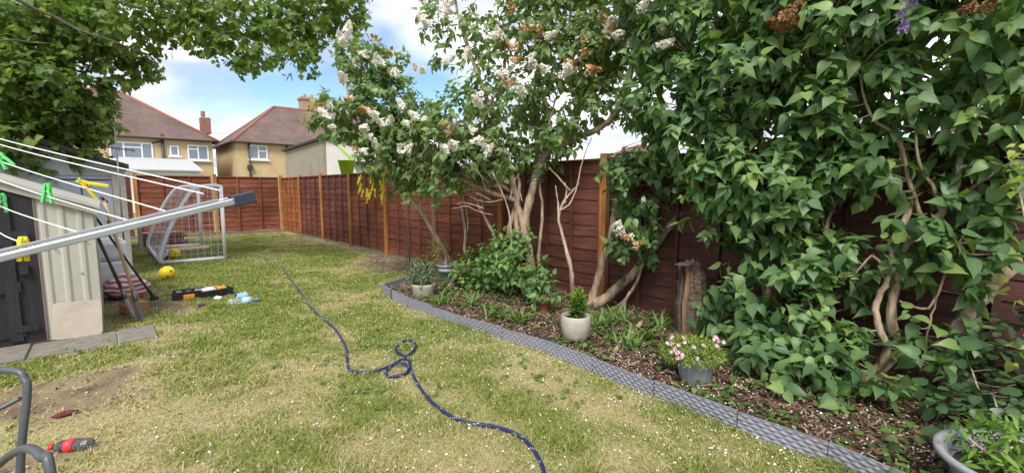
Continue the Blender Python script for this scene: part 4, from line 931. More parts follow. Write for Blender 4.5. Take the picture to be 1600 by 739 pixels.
# --- maple overhanging from the left
r=np.random.RandomState(101)
mp_t=thing('maple_tree','maple with broad green leaves overhanging the top left corner','tree',(-2.6,8.2,0))
b=MB(); sk=[]
sk+=limb(b,[(-2.6,8.2,0),(-2.65,8.25,1.2),(-2.55,8.1,2.4),(-2.4,8.2,3.6),(-2.3,8.3,5.2)],.19,.10,12)
for pth in ([(-2.5,8.15,2.6),(-1.6,7.9,3.2),(-.7,7.7,3.6),(.4,7.5,4.1),(1.4,7.4,4.4),(2.3,7.4,4.6)],[(-2.5,8.15,2.2),(-1.7,7.6,2.7),(-1.0,7.3,2.9),(-.3,7.2,3.0)],[(-2.4,8.2,3.4),(-1.5,8.6,4.2),(-.3,8.9,4.7),(1.0,9.0,5.0)],[(-2.45,8.1,3.0),(-2.0,7.1,3.6),(-1.2,6.4,4.0),(-.2,6.0,4.4)],[(-.7,7.7,3.6),(-.1,7.6,3.3),(.5,7.4,3.1)],[(.4,7.5,4.1),(1.0,7.3,3.9),(1.6,7.2,3.6)]):
    sk+=limb(b,pth,.022,.006,8,.03)
ML=lob([(30,60,7,.8,1),(110,90,7,.75,1),(40,170,7,.62,1.2),(100,180,7,.55,1.1),(60,225,7.2,.38,1.2),(125,215,7.4,.26,.7),(10,240,7,.4,1),(-60,120,7,.9,1),(30,235,6.6,.34,1.2),(85,240,6.8,.28,1.2),(115,235,7,.22,1.0),(60,130,6.4,.5,1.2),(130,150,7,.4,1.0),(150,190,7.2,.24,.9),(20,215,6.2,.3,1),(-20,190,6.4,.5,1.2),(70,30,6.6,.6,1),(10,110,6.3,.5,1.2),(190,40,7,.6,1),(190,105,7.2,.38,.8),(225,100,7.3,.26,.6),(280,20,7.2,.5,1),(350,25,7.2,.5,1),(330,62,7.1,.3,.8),(370,85,7.1,.26,.8),(400,90,7.0,.26,.7),(415,95,7,.18,.5),(430,25,7.2,.5,1),(470,62,7.2,.34,.8),(470,100,7.1,.2,.7),(510,20,7.2,.42,1),(545,5,7.2,.32,.8),(545,42,7.2,.2,.6),(250,-60,7.3,.7,1),(450,-60,7.3,.7,1),(80,-60,7.3,.9,1),(0,10,8,.9,1),(120,20,8,.8,1)])
data,P,D,tp=shoots(ML,5600,r,size=.105,pairs=(2,3),up=.0,droop=.5,gap=.33,gs=1.6,length=.2,shell=.25,bounds=False)
twigs(b,sk,P,r,.07,.006,.002,.8)
b.build('trunk',M['bark_dark'],mp_t)
foliage(mp_t,data,M['maple'],'maple',name='crown',fold=.1,curl=.25)

# --- white lilacs
WL=[(600,190,6.2),(572,205,6.0),(512,183,6.1),(580,230,6.0),(592,188,5.9),(640,190,6.2),(700,205,6),(705,236,5.8),(655,190,6.2),(570,95,6.2),(588,100,6.2),(550,130,6.1),(525,190,6.1),(968,66,5.2),(1030,70,5.0),(965,175,5.1),(975,172,5.1),(810,135,5.4),(890,105,5.4),(870,110,5.4),(745,155,5.6),(730,100,5.7),(680,10,5.9),(785,60,5.6),(545,55,6.2),(620,120,6.2),(1010,0,5),(740,210,5.6),(612,205,6.0),(545,75,6.2),(665,30,5.9),(695,15,5.9),(860,60,5.5),(940,45,5.3),(785,120,5.5),(665,115,6.0),(700,95,5.9),(620,230,6.0),(760,240,5.5),(830,90,5.4),(660,235,6)]
BR=[(575,160,6.1),(585,65,6.2),(600,88,6.1),(565,165,6.1),(500,160,6.2),(835,35,5.4),(840,45,5.4),(800,110,5.4),(805,125,5.4),(895,100,5.4),(915,105,5.4),(690,203,5.9),(695,210,5.9),(800,20,5.6),(795,75,5.5),(650,10,5.9),(955,30,5.2),(912,82,5.4),(555,240,6),(545,158,6.1)]
r=np.random.RandomState(102)
lb=thing('white_lilac_tree','leaning white lilac with pale trunk behind the small cream pot','tree',pt(710,440,6.88)*1)
lb.location.z=0
b=MB(); sk=[]
base=Vector((3.93,5.72,.03))
main=[base]+pxl([(704,412,6.85),(680,368,6.75),(655,326,6.6),(625,296,6.5),(590,270,6.4),(562,232,6.3),(546,170,6.2),(540,105,6.2)])
sk+=limb(b,main,.042,.012,9,.006)
for p_ in ([(640,310,6.55),(648,270,6.5),(628,215,6.4),(615,150,6.3),(590,80,6.2)],[(620,293,6.5),(590,250,6.3),(540,215,6.2),(505,190,6.1)],[(655,326,6.6),(665,290,6.6),(660,240,6.5),(665,180,6.4)],[(600,275,6.4),(610,240,6.3),(600,190,6.2)]): sk+=limb(b,pxl(p_),.018,.007,7,.01)
BL=lob([(553,185,6.2,.38,1),(600,160,6.2,.42,1),(575,105,6.2,.32,1),(550,85,6.3,.22,.7),(635,205,6.3,.42,1),(600,235,6.2,.33,1),(518,190,6.1,.22,.8),(660,262,6.4,.32,.8),(510,165,6.2,.16,.6),(610,110,6.2,.25,.8),(660,190,6.3,.28,.7),(630,270,6.4,.25,.6)])
data,P,D,tp=shoots(BL,760,r,size=.096,pairs=(3,4),up=.1,droop=.55,gap=.30,gs=3,length=.16,shell=.3)
twigs(b,sk,P,r,.3,.008,.003,.9); b.build('trunk',M['bark_pale'],lb)
cr_=foliage(lb,data,M['lilac_soft'],'heart',120,'crown')
blossoms(lb,[tuple(pt(q[0],q[1],q[2]-.42)+Vector(r.randn(3)*.06)) for q in WL if q[0]<660 for _ in (0,1)],'white_flower',r,1.05)
blossoms(lb,[tuple(pt(q[0],q[1],q[2]-.42)+Vector(r.randn(3)*.05)) for q in BR if q[0]<660],'brown_flower',r,.9)

r=np.random.RandomState(103)
la=thing('white_lilac_tree','tall white lilac with forked brown trunk against the fence centre','tree',(3.98,4.02,0))
b=MB(); sk=[]
main=[Vector((3.98,4.02,.03))]+pxl([(826,400,5.62),(821,350,5.6),(830,300,5.6),(850,246,5.55),(898,217,5.45),(940,198,5.35),(975,160,5.25),(990,90,5.2)])
sk+=limb(b,main,.06,.026,10,.008)
sk+=limb(b,[Vector((3.92,4.12,.03))]+pxl([(812,400,5.6),(806,340,5.6),(812,300,5.6),(806,255,5.6)]),.032,.018,8,.008)
sk+=limb(b,[Vector((4.05,3.9,.03))]+pxl([(842,400,5.65),(848,330,5.65),(843,270,5.65),(850,200,5.65)]),.024,.012,8,.008)
for p_,a,c in (([(820,365,5.62),(806,305,5.6),(798,270,5.6),(778,222,5.6),(765,165,5.6),(738,95,5.7),(715,20,5.8),(700,-60,5.9)],.045,.012),([(832,300,5.6),(838,230,5.65),(835,150,5.6),(842,60,5.6),(830,-60,5.6)],.028,.012),([(812,315,5.6),(770,302,5.7),(715,278,5.8),(670,262,5.9),(640,250,6.0)],.035,.012),([(898,217,5.45),(905,150,5.4),(890,60,5.4),(895,-50,5.4)],.022,.01),([(778,222,5.6),(740,200,5.6),(700,190,5.7)],.016,.007),([(862,240,5.5),(858,200,5.5),(870,150,5.5)],.02,.008),([(765,165,5.6),(790,110,5.6),(785,40,5.6)],.016,.007)): sk+=limb(b,pxl(p_),a,c,8,.01)
# dark dead stem crossing low
limb(b,[Vector((4.1,4.3,.05))]+pxl([(795,370,5.75),(805,325,5.7),(800,300,5.7),(770,290,5.8),(720,300,5.9)]),.035,.02,8,.01)
AL=lob([(730,185,5.7,.40,.8),(800,140,5.6,.48,1),(862,185,5.5,.42,1),(835,55,5.6,.5,1),(905,95,5.4,.48,1),(690,225,5.9,.38,1),(700,30,5.9,.34,.55),(690,80,5.9,.22,.4),(750,60,5.8,.38,.6),(960,60,5.2,.45,1),(935,165,5.4,.36,.9),(775,235,5.6,.36,1),(725,245,5.8,.34,1),(880,235,5.6,.26,.7),(830,-70,5.6,.6,1),(700,-70,5.9,.5,.6),(930,-60,5.3,.55,1),(840,230,5.6,.25,.7),(690,275,5.9,.28,.8),(645,280,6.1,.22,.7)])
data,P,D,tp=shoots(AL,1900,r,size=.098,pairs=(3,4),up=.05,droop=.6,gap=.33,gs=2.4,length=.17,shell=.3)
twigs(b,sk,P,r,.22,.009,.003,1.0); b.build('trunk',M['bark'],la)
foliage(la,data,M['lilac_soft'],'heart',180,'crown')
blossoms(la,[tuple(pt(q[0],q[1],q[2]-.5)+Vector(r.randn(3)*.06)) for q in WL if q[0]>660 for _ in (0,1)],'white_flower',r,1.05)
blossoms(la,[tuple(pt(q[0],q[1],q[2]-.5)+Vector(r.randn(3)*.05)) for q in BR if q[0]>660 for _ in (0,1)],'brown_flower',r,.9)
# wire wrapped round the fork
wc=thing('wire_coil','thin wire wound around the forked lilac trunk','wire',pt(845,262,5.5))
P=[]
for i in range(120):
    t=i/119; c=pt(836+14*t,288-52*t,5.56); a=i*.62; P.append(c+Vector((math.cos(a)*.11+.02*math.sin(i*3.1),math.sin(a)*.11,.01*math.sin(i*1.7))))
MB().tube(P,.0022,4).build('coil',M['steel'],wc)
# pale pruned stems
def stem_thing(name,label,paths,m,cat='sapling',r0=.03,r1=.008):
    t=thing(name,label,cat,paths[0][0] if isinstance(paths[0][0],Vector) else pt(*paths[0][0])); t.location.z=0; bb=MB()
    for i,p_ in enumerate(paths): limb(bb,[q if isinstance(q,Vector) else pt(*q) for q in p_],r0 if i==0 else r0*.45,r1 if i==0 else r1*.6,7,.005)
    bb.build('trunk',m,t); return t
stem_thing('pruned_sapling','slim pale pruned stem with dead prongs standing against the dark fence',[[Vector((4.28,3.62,.03)),(893,430,5.5),(884,385,5.5),(873,345,5.5),(880,318,5.5),(893,300,5.5),(905,287,5.5)],[(873,345,5.5),(871,310,5.5),(868,290,5.5)],[(882,318,5.5),(885,300,5.5),(882,285,5.5)],[(873,330,5.5),(895,312,5.45),(912,245,5.4),(925,215,5.4)],[(893,300,5.5),(870,275,5.45),(858,262,5.4)]],M['bark_pale'],r0=.027,r1=.009)
stem_thing('bare_sapling','pair of twisted pale dead stems left of the low lilac bush',[[Vector((4.15,5.3,.03)),(728,400,6.55),(727,360,6.5),(720,320,6.5),(716,290,6.5),(722,285,6.5)],[(728,380,6.55),(731,345,6.5),(724,310,6.5),(718,295,6.5)],[(718,296,6.5),(700,295,6.5),(690,285,6.5)],[(722,288,6.5),(740,285,6.4),(775,268,6.3)]],M['bark_pale'],r0=.024,r1=.012)
stem_thing('bare_sapling','grey dead stem rising in front of the fence post behind the low bush',[[Vector((4.2,4.75,.03)),(775,375,6.1),(755,335,6.1),(742,308,6.1),(728,285,6.1)],[(755,335,6.1),(752,310,6.1),(750,290,6.1)],[(742,308,6.1),(765,290,6.0),(780,272,6.0)]],M['bark_pale'],r0=.024,r1=.010)
stem_thing('bare_sapling','crooked pale twig hanging beside the leaning lilac trunk',[[Vector((4.2,6.35,.03)),(682,370,7.1),(677,325,7.1),(672,300,7.1),(678,282,7.1)],[(677,325,7.1),(665,315,7.1),(668,290,7.1)]],M['bark_pale'],r0=.02,r1=.009)
# pale tangle of dead twigs above the fence
tw=thing('dead_twigs','tangle of pale dead twigs spreading before the central lilac trunk','twigs',pt(760,300,5.4)); tw.location.z=0
bb=MB(); limb(bb,[Vector((3.95,4.35,.03)),pt(800,400,5.55),pt(795,330,5.5),pt(770,270,5.4)],.016,.008,6)
for i in range(13):
    a=pt(790+r.uniform(-35,30),320+r.uniform(-40,20),5.45); e=a+Vector((r.uniform(-.55,.35),r.uniform(-.1,.35),r.uniform(.0,.42))); limb(bb,[a,a.lerp(e,.5)+Vector(r.uniform(-.07,.07,3)),e],.006,.0022,5,.006)
bb.build('twig',M['bark_pale'],tw)

# --- leaning lilac right of centre
r=np.random.RandomState(104)
lc=thing('leaning_lilac','young lilac with two forked trunks leaning right beside the stump','tree',(4.2,3.25,0))
b=MB(); sk=[]
sk+=limb(b,[Vector((4.18,3.28,.03))]+pxl([(930,452,5.3),(942,410,5.2),(955,370,5.1),(962,330,5.05),(968,285,5.0),(975,230,5.0)]),.055,.02,9,.008)
sk+=limb(b,[Vector((4.18,3.2,.06))]+pxl([(958,456,5.2),(985,432,5.1),(1005,408,5.0),(1035,370,4.9),(1060,338,4.8),(1100,315,4.7)]),.06,.025,9,.008)
limb(b,[Vector((4.2,3.0,.02))]+pxl([(975,470,5.1),(995,440,5.0),(1005,410,4.95)]),.022,.015,7,.004); limb(b,[Vector((4.15,2.95,.0))]+pxl([(965,490,5.0),(985,455,5.0)]),.02,.016,7,.004)
CL=lob([(1000,285,4.8,.30,1),(970,268,4.9,.2,1),(1030,275,4.8,.25,1),(1000,335,4.7,.24,1),(985,385,4.8,.15,.9),(1012,385,4.7,.16,.9),(965,350,4.9,.1,.7),(950,395,5,.1,.6),(1040,240,4.8,.25,1),(1000,430,4.9,.10,.5),(955,440,5.1,.1,.5)])
data,P,D,tp=shoots(CL,190,r,size=.10,pairs=(2,4),up=.0,droop=.6,length=.14,shell=.35)
twigs(b,sk,P,r,.3,.007,.003,.6); b.build('trunk',M['bark'],lc)
foliage(lc,data,M['lilac'],'heart',150,'crown')
blossoms(lc,[tuple(pt(970,365,4.5)),tuple(pt(962,358,4.5))],'white_flower',r,.9); blossoms(lc,[tuple(pt(985,372,4.5)),tuple(pt(992,385,4.5))],'brown_flower',r,.8); blossoms(lc,[tuple(pt(1055,298,4.5)),tuple(pt(1005,315,4.4))],'white_flower',r,.5)

# --- big lilac on the right
r=np.random.RandomState(105)
ld=thing('large_lilac_bush','large dense green lilac filling the right side above the fence','tree',(3.95,.62,0))
b=MB(); sk=[]
B0=Vector((3.95,.66,.03))
for p_,a,c in (([B0]+pxl([(1385,555,3.12),(1370,505,3.12),(1372,465,3.12),(1392,425,3.12),(1392,372,3.12)]),.026,.016),([B0+Vector((.06,-.05,0))]+pxl([(1402,545,3.15),(1392,500,3.15),(1400,430,3.15),(1405,370,3.15),(1425,310,3.15),(1412,250,3.15),(1395,170,3.15),(1400,60,3.2)]),.036,.012),(pxl([(1404,395,3.15),(1440,360,3.1),(1462,342,3.05),(1490,300,3.0),(1500,250,3.0),(1512,180,3.0),(1535,80,2.95),(1550,-60,2.9)]),.028,.009),(pxl([(1470,330,3.05),(1455,290,3.05),(1435,250,3.05),(1432,160,3.05)]),.014,.007),(pxl([(1445,350,3.1),(1425,300,3.1),(1400,215,3.1),(1360,180,3.1),(1340,110,3.2)]),.016,.007),(pxl([(1490,320,3.0),(1530,285,2.95),(1580,255,2.9),(1640,235,2.9)]),.014,.008),(pxl([(1392,430,3.12),(1362,400,3.15),(1335,430,3.2)]),.010,.006),([Vector((4.2,1.05,.03))]+pxl([(1290,500,3.55),(1285,440,3.55),(1290,360,3.5),(1320,290,3.5),(1350,240,3.5)]),.022,.010),([Vector((4.3,1.3,.03))]+pxl([(1310,460,3.75),(1300,400,3.75),(1330,330,3.75),(1345,310,3.75)]),.028,.018),([Vector((4.25,1.5,.03))]+pxl([(1200,450,3.85),(1190,350,3.85),(1190,220,3.8),(1200,80,3.8)]),.03,.012),([Vector((4.2,1.2,.03))]+pxl([(1270,430,3.6),(1262,330,3.6),(1270,180,3.5),(1280,60,3.5)]),.03,.012),(pxl([(1300,400,3.75),(1330,440,3.4),(1345,470,3.3)]),.012,.008),(pxl([(1110,320,4.6),(1120,220,4.4),(1110,100,4.3)]),.02,.01),(pxl([(1405,470,3.1),(1450,480,3.0),(1475,430,2.95),(1490,395,2.9),(1530,330,2.9)]),.009,.005),(pxl([(1440,570,3.05),(1452,510,3.0),(1462,470,3.0),(1485,400,3.0)]),.008,.004)): sk+=limb(b,p_,a,c,8,.006)
DL=lob([(1080,60,4.3,.5,1),(1050,150,4.3,.42,1),(1090,210,4.2,.42,1),(1150,130,3.9,.48,1),(1140,260,3.9,.42,1),(1180,350,3.8,.36,1.1),(1120,340,4.0,.22,.8),(1190,420,3.7,.25,1),(1240,60,3.6,.5,1),(1250,180,3.6,.42,1),(1230,300,3.6,.32,1),(1330,40,3.3,.46,1),(1340,150,3.35,.36,.9),(1290,240,3.5,.28,.8),(1430,20,3.0,.40,1),(1480,80,3.0,.34,1),(1420,130,3.1,.28,.8),(1570,30,2.8,.38,1),(1560,120,2.85,.28,1),(1590,190,2.9,.22,.9),(1510,170,2.95,.22,.8),
  (1060,-80,4.4,.7,1),(1240,-80,3.7,.7,1),(1440,-90,3.1,.6,1),(1600,-80,2.8,.5,1),(1200,180,4.1,.45,.6),(1330,90,3.9,.45,.6),(1480,60,3.6,.45,.6),(1030,50,4.8,.5,.8),(1690,100,2.8,.5,1),
  (1215,480,3.5,.24,1),(1190,520,3.5,.16,.9),(1255,530,3.35,.25,1),(1310,575,3.15,.22,1),(1370,600,3.0,.18,1),(1410,625,2.95,.14,.9),(1280,480,3.5,.2,.6),(1130,490,3.9,.14,.7),(1160,450,3.7,.2,1),(1200,560,3.3,.14,1),(1290,545,3.25,.18,1),(1340,570,3.1,.18,1),(1390,590,3.0,.15,1),(1440,610,2.95,.12,1),(1150,540,3.6,.11,.9),(1240,420,3.5,.22,1),(1295,410,3.5,.18,.8),(1170,300,3.6,.3,.8),(1300,605,2.95,.15,1.2),(1370,632,2.85,.13,1.2),(1425,640,2.85,.11,1.1),(1235,585,3.15,.14,1.1),(1180,545,3.4,.12,1)])
DL2=lob([(1440,385,2.95,.12,1),(1500,400,2.95,.16,1),(1545,385,2.9,.15,1),(1480,430,2.95,.13,.8),(1420,430,3.05,.12,.8),(1545,250,2.95,.2,.8),(1480,270,3.05,.15,.5),(1380,250,3.15,.2,.7),(1340,270,3.3,.22,.9),(1340,400,3.3,.18,.9),(1390,290,3.1,.15,.6),(1440,560,3.0,.14,1),(1480,540,3.0,.13,.9),(1430,520,3.05,.09,.6),(1530,310,2.95,.13,.5),(1310,430,3.4,.18,.9),(1345,500,3.3,.14,.6),(1560,330,2.9,.14,.7),(1460,330,3.0,.12,.5),(1400,350,3.1,.1,.5),(1520,440,2.95,.12,.7)])
d1,P1,D1,_=shoots(DL,3250,r,size=.114,pairs=(3,4),up=.1,droop=.6,gap=.33,gs=2.2,length=.17,shell=.45)
d2,P2,D2,_=shoots(DL2,230,r,size=.122,pairs=(2,3),up=.1,droop=.5,length=.14,shell=.2)
twigs(b,sk,np.concatenate([P1[::6],P2]),r,.5,.007,.003,.8); b.build('trunk',M['bark'],ld)
foliage(ld,[np.concatenate(z) for z in zip(d1,d2)],M['lilac'],'heart',300,'crown')
blossoms(ld,[tuple(pt(1228,30,3.1)+Vector(r.randn(3)*.03)) for _ in range(3)],'rust_flower',r,1.0); blossoms(ld,[tuple(pt(1530,8,2.45)),tuple(pt(1540,15,2.45))],'rust_flower',r,.7)
blossoms(ld,[tuple(pt(x_,y_,2.55)+Vector(r.randn(3)*.03)) for x_,y_ in ((1415,2),(1440,4),(1412,24),(1425,40),(1450,-6))],'purple_flower',r,.55)
blossoms(ld,[tuple(pt(1030,72,4.0)),tuple(pt(1040,70,4.0)),tuple(pt(1000,15,4.2))],'white_flower',r,.9)
# sawn stub with leaning limb
st=thing('sawn_lilac_stub','sawn off trunk with a thick branch leaning right at the foot of the fence','tree stub',(4.22,.18,0))
b=MB(); limb(b,[Vector((4.22,.18,.0)),Vector((4.21,.19,.15)),Vector((4.2,.2,.31))],.082,.07,12); b.lathe([(.072,.312),(.05,.318),(.048,.30),(0.001,.298)],12,(4.2,.2,0))
limb(b,[Vector((4.3,.15,.1))]+pxl([(1490,530,3.0),(1515,490,2.98),(1545,455,2.95),(1590,405,2.95),(1640,350,2.95)]),.045,.035,9,.006); b.build('trunk',M['bark'],st)

# --- stump
r=np.random.RandomState(106)
sm=thing('tree_stump','tall broken tree stump with rough bark standing against the fence','stump',(4.06,1.98,0))
vs=[];fs=[];nA=36;nZ=22
for i in range(nZ+1):
    for j in range(nA):
        a=2*math.pi*j/nA; h_=.62+.10*math.sin(a*2+1)+.06*r.rand(); z=h_*i/nZ; k=.118*(1+.25*(1-i/nZ)**4)+.010*math.sin(a*9+math.sin(z*14)*1.2)+.008*float(vnoise(np.array([a*5]),np.array([z*26]),s=5)[0])
        vs.append((4.06+k*math.cos(a),1.98+k*math.sin(a),z))
vs.append((4.06,1.98,.56))
for i in range(nZ):
    for j in range(nA): fs.append((i*nA+j,i*nA+(j+1)%nA,(i+1)*nA+(j+1)%nA,(i+1)*nA+j))
for j in range(nA): fs.append((nZ*nA+j,nZ*nA+(j+1)%nA,len(vs)-1))
MB().add(vs,fs).build('trunk',pm('stump_bark',(.22,.15,.105),(.08,.055,.042),rough=.95,scale=14,bump=1.0,bscale=28,stretch=(1,1,2.2)),sm)
M['rawwood']=pm('split_raw_wood',(.33,.19,.115),(.18,.10,.065),rough=.85,scale=10,stretch=(3,3,.4),bump=.4)
b=MB(); c0=gp(1067,528,.0)
c0=Vector((4.06,1.98,0))-_R*.105-Vector((_F.x,_F.y,0))*.085
def splint(c,w,t_,h_,tilt,m,nm):
    b=MB(); a=_R; n_=Vector((_F.x,_F.y,0)).normalized(); P_=[]
    for i in range(7):
        z=h_*i/6; ww=w*(1-.35*(i/6)**2)*(1+.12*math.sin(i*2.1)); off=a*tilt*z+a*.01*math.sin(i*1.7)
        for sa,sn in ((-1,-1),(1,-1),(1,1),(-1,1)): P_.append(c+off+a*ww*sa+n_*t_*sn+Vector((0,0,z+(.03*sa if i==6 else 0))))
    f_=[(3,2,1,0),(24,25,26,27)]
    for i in range(6):
        for j in range(4): f_.append((i*4+j,i*4+(j+1)%4,i*4+4+(j+1)%4,i*4+4+j))
    return b.add(P_,f_).build(nm,m,sm)
splint(c0,.022,.03,.74,.02,M['rawwood'],'splinter'); splint(c0-_R*.045,.014,.035,.72,.01,M['bark_dark'],'bark_flap'); splint(c0+_R*.07+Vector((0,0,.42)),.035,.02,.33,-.04,M['rawwood'],'splinter')
pz=pt(1072,399,4.05); MB().bev((pz.x-.10,pz.y-.05,.745),(pz.x+.10,pz.y+.05,.757),.004).build('top_plank',M['bark_dark'],sm)

# --- low lilac bush and other plants
def bush(name,label,cat,loc,lobes,n,mat,kind,size,seed,singles=0,pairs=(2,4),up=.3,droop=.45,length=.14,stems=5,shell=.35,sm='bark_pale',fold=.2,curl=.28,spread=.9):
    r=np.random.RandomState(seed); t=thing(name,label,cat,(loc[0],loc[1],0)); data,P,D,tp=shoots(lobes,n,r,size=size,pairs=pairs,up=up,droop=droop,length=length,shell=shell,spread=spread)
    b=MB(); z0=loc[2] if len(loc)>2 else .03; sk=[]
    for i in range(stems):
        e=Vector(P[r.randint(len(P))]); a=Vector((loc[0],loc[1],z0))+Vector((r.uniform(-.05,.05),r.uniform(-.05,.05),0)); sk+=limb(b,[a,a.lerp(e,.5)+Vector((0,0,.06*(e-a).length)),e],.009,.004,5,.004)
    if sk: twigs(b,sk,P,r,.5,.005,.002,.3)
    b.build('stem',M[sm],t); foliage(t,data,mat,kind,singles,fold=fold,curl=curl); return t
E3=lambda c,rx,ry,rz,w=1:(Vector(c),(rx,ry,rz),w)
bush('lilac_sucker_bush','rounded low green lilac bush at the foot of the central trunk','bush',(3.78,4.2),[E3((3.75,4.35,.48),.28,.42,.30),E3((3.7,3.95,.45),.25,.35,.30),E3((3.75,4.65,.36),.22,.25,.26),E3((3.85,4.2,.74),.18,.3,.16),E3((3.72,3.72,.32),.16,.2,.22)],230,M['lilac_bush'],'heart',.088,201,220)
bush('ground_lilac_shoots','leafy shoots growing from a terracotta pot base right of the low bush','bush',(3.55,3.42),[E3((3.55,3.42,.3),.10,.12,.16),E3((3.6,3.45,.45),.08,.1,.12)],26,M['lilac'],'heart',.08,202,40)
tp_=thing('terracotta_pot','half buried terracotta pot beneath leafy shoots','pot',(3.55,3.42,0)); MB().lathe([(.06,0),(.075,.15),(.085,.15),(.085,.185),(.072,.185),(.068,.15),(0.001,.14)],20,(3.55,3.42,0.02)).build('body',M['terracotta'],tp_)
bush('leafy_plant','soft green leafy plant at the foot of the leaning lilac trunk','plant',(3.75,5.35),[E3((3.72,5.05,.27),.2,.18,.2),E3((3.5,4.85,.15),.25,.2,.12),E3((3.95,5.15,.34),.14,.16,.2)],140,M['weed'],'round',.06,203,0)
bush('yellow_flowering_shrub','shrub with hanging yellow flower clusters beside the leaning lilac','shrub',(4.3,7.7),lob([(592,262,6.6,.2,1),(620,275,6.6,.18,1),(575,285,6.6,.12,.8),(640,255,6.6,.18,1),(600,300,6.6,.12,.7),(650,235,6.7,.2,.8)]),230,M['weed'],'round',.045,204,0,length=.12,droop=.5)
ys=[o for o in bpy.data.objects if o.name=='yellow_flowering_shrub'][0]; r=np.random.RandomState(7)
blossoms(ys,[tuple(pt(x_+r.uniform(-4,4),y_+r.uniform(-5,5),6.2)) for x_,y_ in ((568,285),(575,292),(572,300),(580,276),(588,294),(594,300),(565,278),(570,292),(582,298),(590,285),(598,290),(603,283),(560,290),(583,280),(597,270),(650,240),(605,262))],'yellow_flower',r,.52,True)
bush('dark_leaf_climber','dark leafy climber spreading over the ground in the right corner','climber',(3.7,-.05),[E3((3.75,.0,.18),.5,.3,.16),E3((4.1,-.1,.4),.25,.3,.3),E3((3.4,.05,.12),.35,.2,.1),E3((4.2,.0,.2),.2,.2,.15)],150,M['ivy'],'round',.075,205,120,pairs=(1,3),up=.8)
vg=bush('variegated_shrub','shrub with yellow edged leaves at the right edge','shrub',(3.35,-.32),[E3(pt(1598,240,2.6),.06,.06,.05),E3(pt(1600,300,2.6),.07,.07,.05),E3(pt(1605,450,2.6),.06,.06,.06),E3(pt(1602,530,2.6),.07,.06,.05)],18,M['varieg'],'heart',.07,206,30,pairs=(1,2),up=.6)

# pots
def pot(name,label,loc,prof,m,soilz,soilr,flute=0,fl=0.0,n=36):
    t=thing(name,label,'pot',(loc[0],loc[1],0)); MB().lathe(prof,n,(loc[0],loc[1],loc[2]),True,flute,fl).build('body',m,t)
    MB().lathe([(soilr,soilz),(soilr*.5,soilz+.012),(.001,soilz+.016)],24,(loc[0],loc[1],loc[2])).build('soil',M['pot_soil'],t); return t
bowl=lambda R_,H_:[(.001,0),(R_*.52,0),(R_*.62,H_*.06),(R_*.84,H_*.3),(R_*.98,H_*.6),(R_*1.0,H_*.8),(R_*.95,H_*.98),(R_*.92,H_),(R_*.88,H_*.985),(R_*.88,H_*.85),(R_*.7,H_*.8)]
p1=gp(662,470); pot('cream_pot','cream bowl pot at the far end of the flower bed',(p1.x,p1.y,.015),[(.001,0),(.08,0),(.10,.01),(.132,.09),(.152,.185),(.157,.215),(.15,.217),(.145,.19),(.1,.18)],M['pot_cream'],.185,.145)
bush('potted_green_plant','bushy grey-green plant growing in the far cream bowl pot','plant',(p1.x,p1.y,.16),[E3((p1.x,p1.y,.33),.13,.13,.13),E3((p1.x-.03,p1.y,.44),.09,.09,.09)],120,M['herb_grey'],'lance',.07,210,0,up=.6,spread=.8)
p2=Vector((3.55,5.62,.02)); pot('grey_pot','grey ribbed plastic pot behind the far cream bowl',(3.68,5.52,.02),[(.001,0),(.085,0),(.09,.01),(.115,.2),(.13,.2),(.132,.23),(.125,.235),(.135,.27),(.148,.275),(.148,.30),(.135,.30),(.125,.26),(.1,.25)],M['pot_grey'],.25,.12)
bush('potted_yellowing_plant','upright plant with yellowing shoots in the grey pot behind','plant',(3.68,5.52,.27),[E3((3.60,5.58,.45),.14,.14,.18),E3((3.57,5.62,.58),.1,.1,.1)],90,leafmat('yellow_green_leaf',(.12,.16,.03),(.22,.24,.05),(.4,.3,.06)),'lance',.045,211,0,up=1.2)
p3=gp(899,541); pot('round_cream_pot','round cream glazed pot in the middle of the mulch bed',(p3.x,p3.y,.02),bowl(.136,.275),M['pot_cream'],.236,.117)
def spiky(name,label,loc,h_,n,mat,size,seed,rr=.05,stems=6,kind='lance'):
    r=np.random.RandomState(seed); t=thing(name,label,'plant',(loc[0],loc[1],0)); X=[];A=[];N=[];S=[];T=[]; b=MB()
    for k in range(stems):
        a0=np.array([loc[0]+r.uniform(-rr,rr),loc[1]+r.uniform(-rr,rr),loc[2]]); tp=a0+np.array([r.uniform(-.5,.5)*rr*2,r.uniform(-.5,.5)*rr*2,h_*r.uniform(.65,1.05)]); b.tube([a0,tp],[.005,.003],5)
        m_=n//stems; u=r.rand(m_)**.8; an=r.rand(m_)*6.283; X.append(a0+(tp-a0)*u[:,None]); A.append(np.stack([np.cos(an),np.sin(an),.35+.8*u],1)); N.append(np.stack([-.4*np.cos(an),-.4*np.sin(an),1+0*u],1)); S.append(size*(1.1-.5*u)*(.8+.4*r.rand(m_))); T.append(np.clip(.3+.5*u+.15*r.randn(m_),0,1))
    b.build('stem',mat,t); foliage(t,[np.concatenate(z) for z in (X,A,N,S,T)],mat,kind,0); return t
spiky('potted_lily','bright green lily shoots standing in the round cream pot',(p3.x+.02,p3.y,.265),.25,330,M['herb'],.075,212,.05,7)
p4=gp(1085,606); pot('fluted_grey_pot','grey fluted pot holding pink flowers near the edging',(p4.x,p4.y,.02),[(.001,0),(.09,0),(.1,.02),(.126,.19),(.138,.2),(.142,.235),(.135,.237),(.125,.2),(.1,.2)],M['pot_grey'],.2,.125,16,.018,64)
r=np.random.RandomState(213); sx=thing('pink_saxifrage','mound of mossy green saxifrage with pink flowers in the fluted grey pot','plant',(p4.x,p4.y,0))
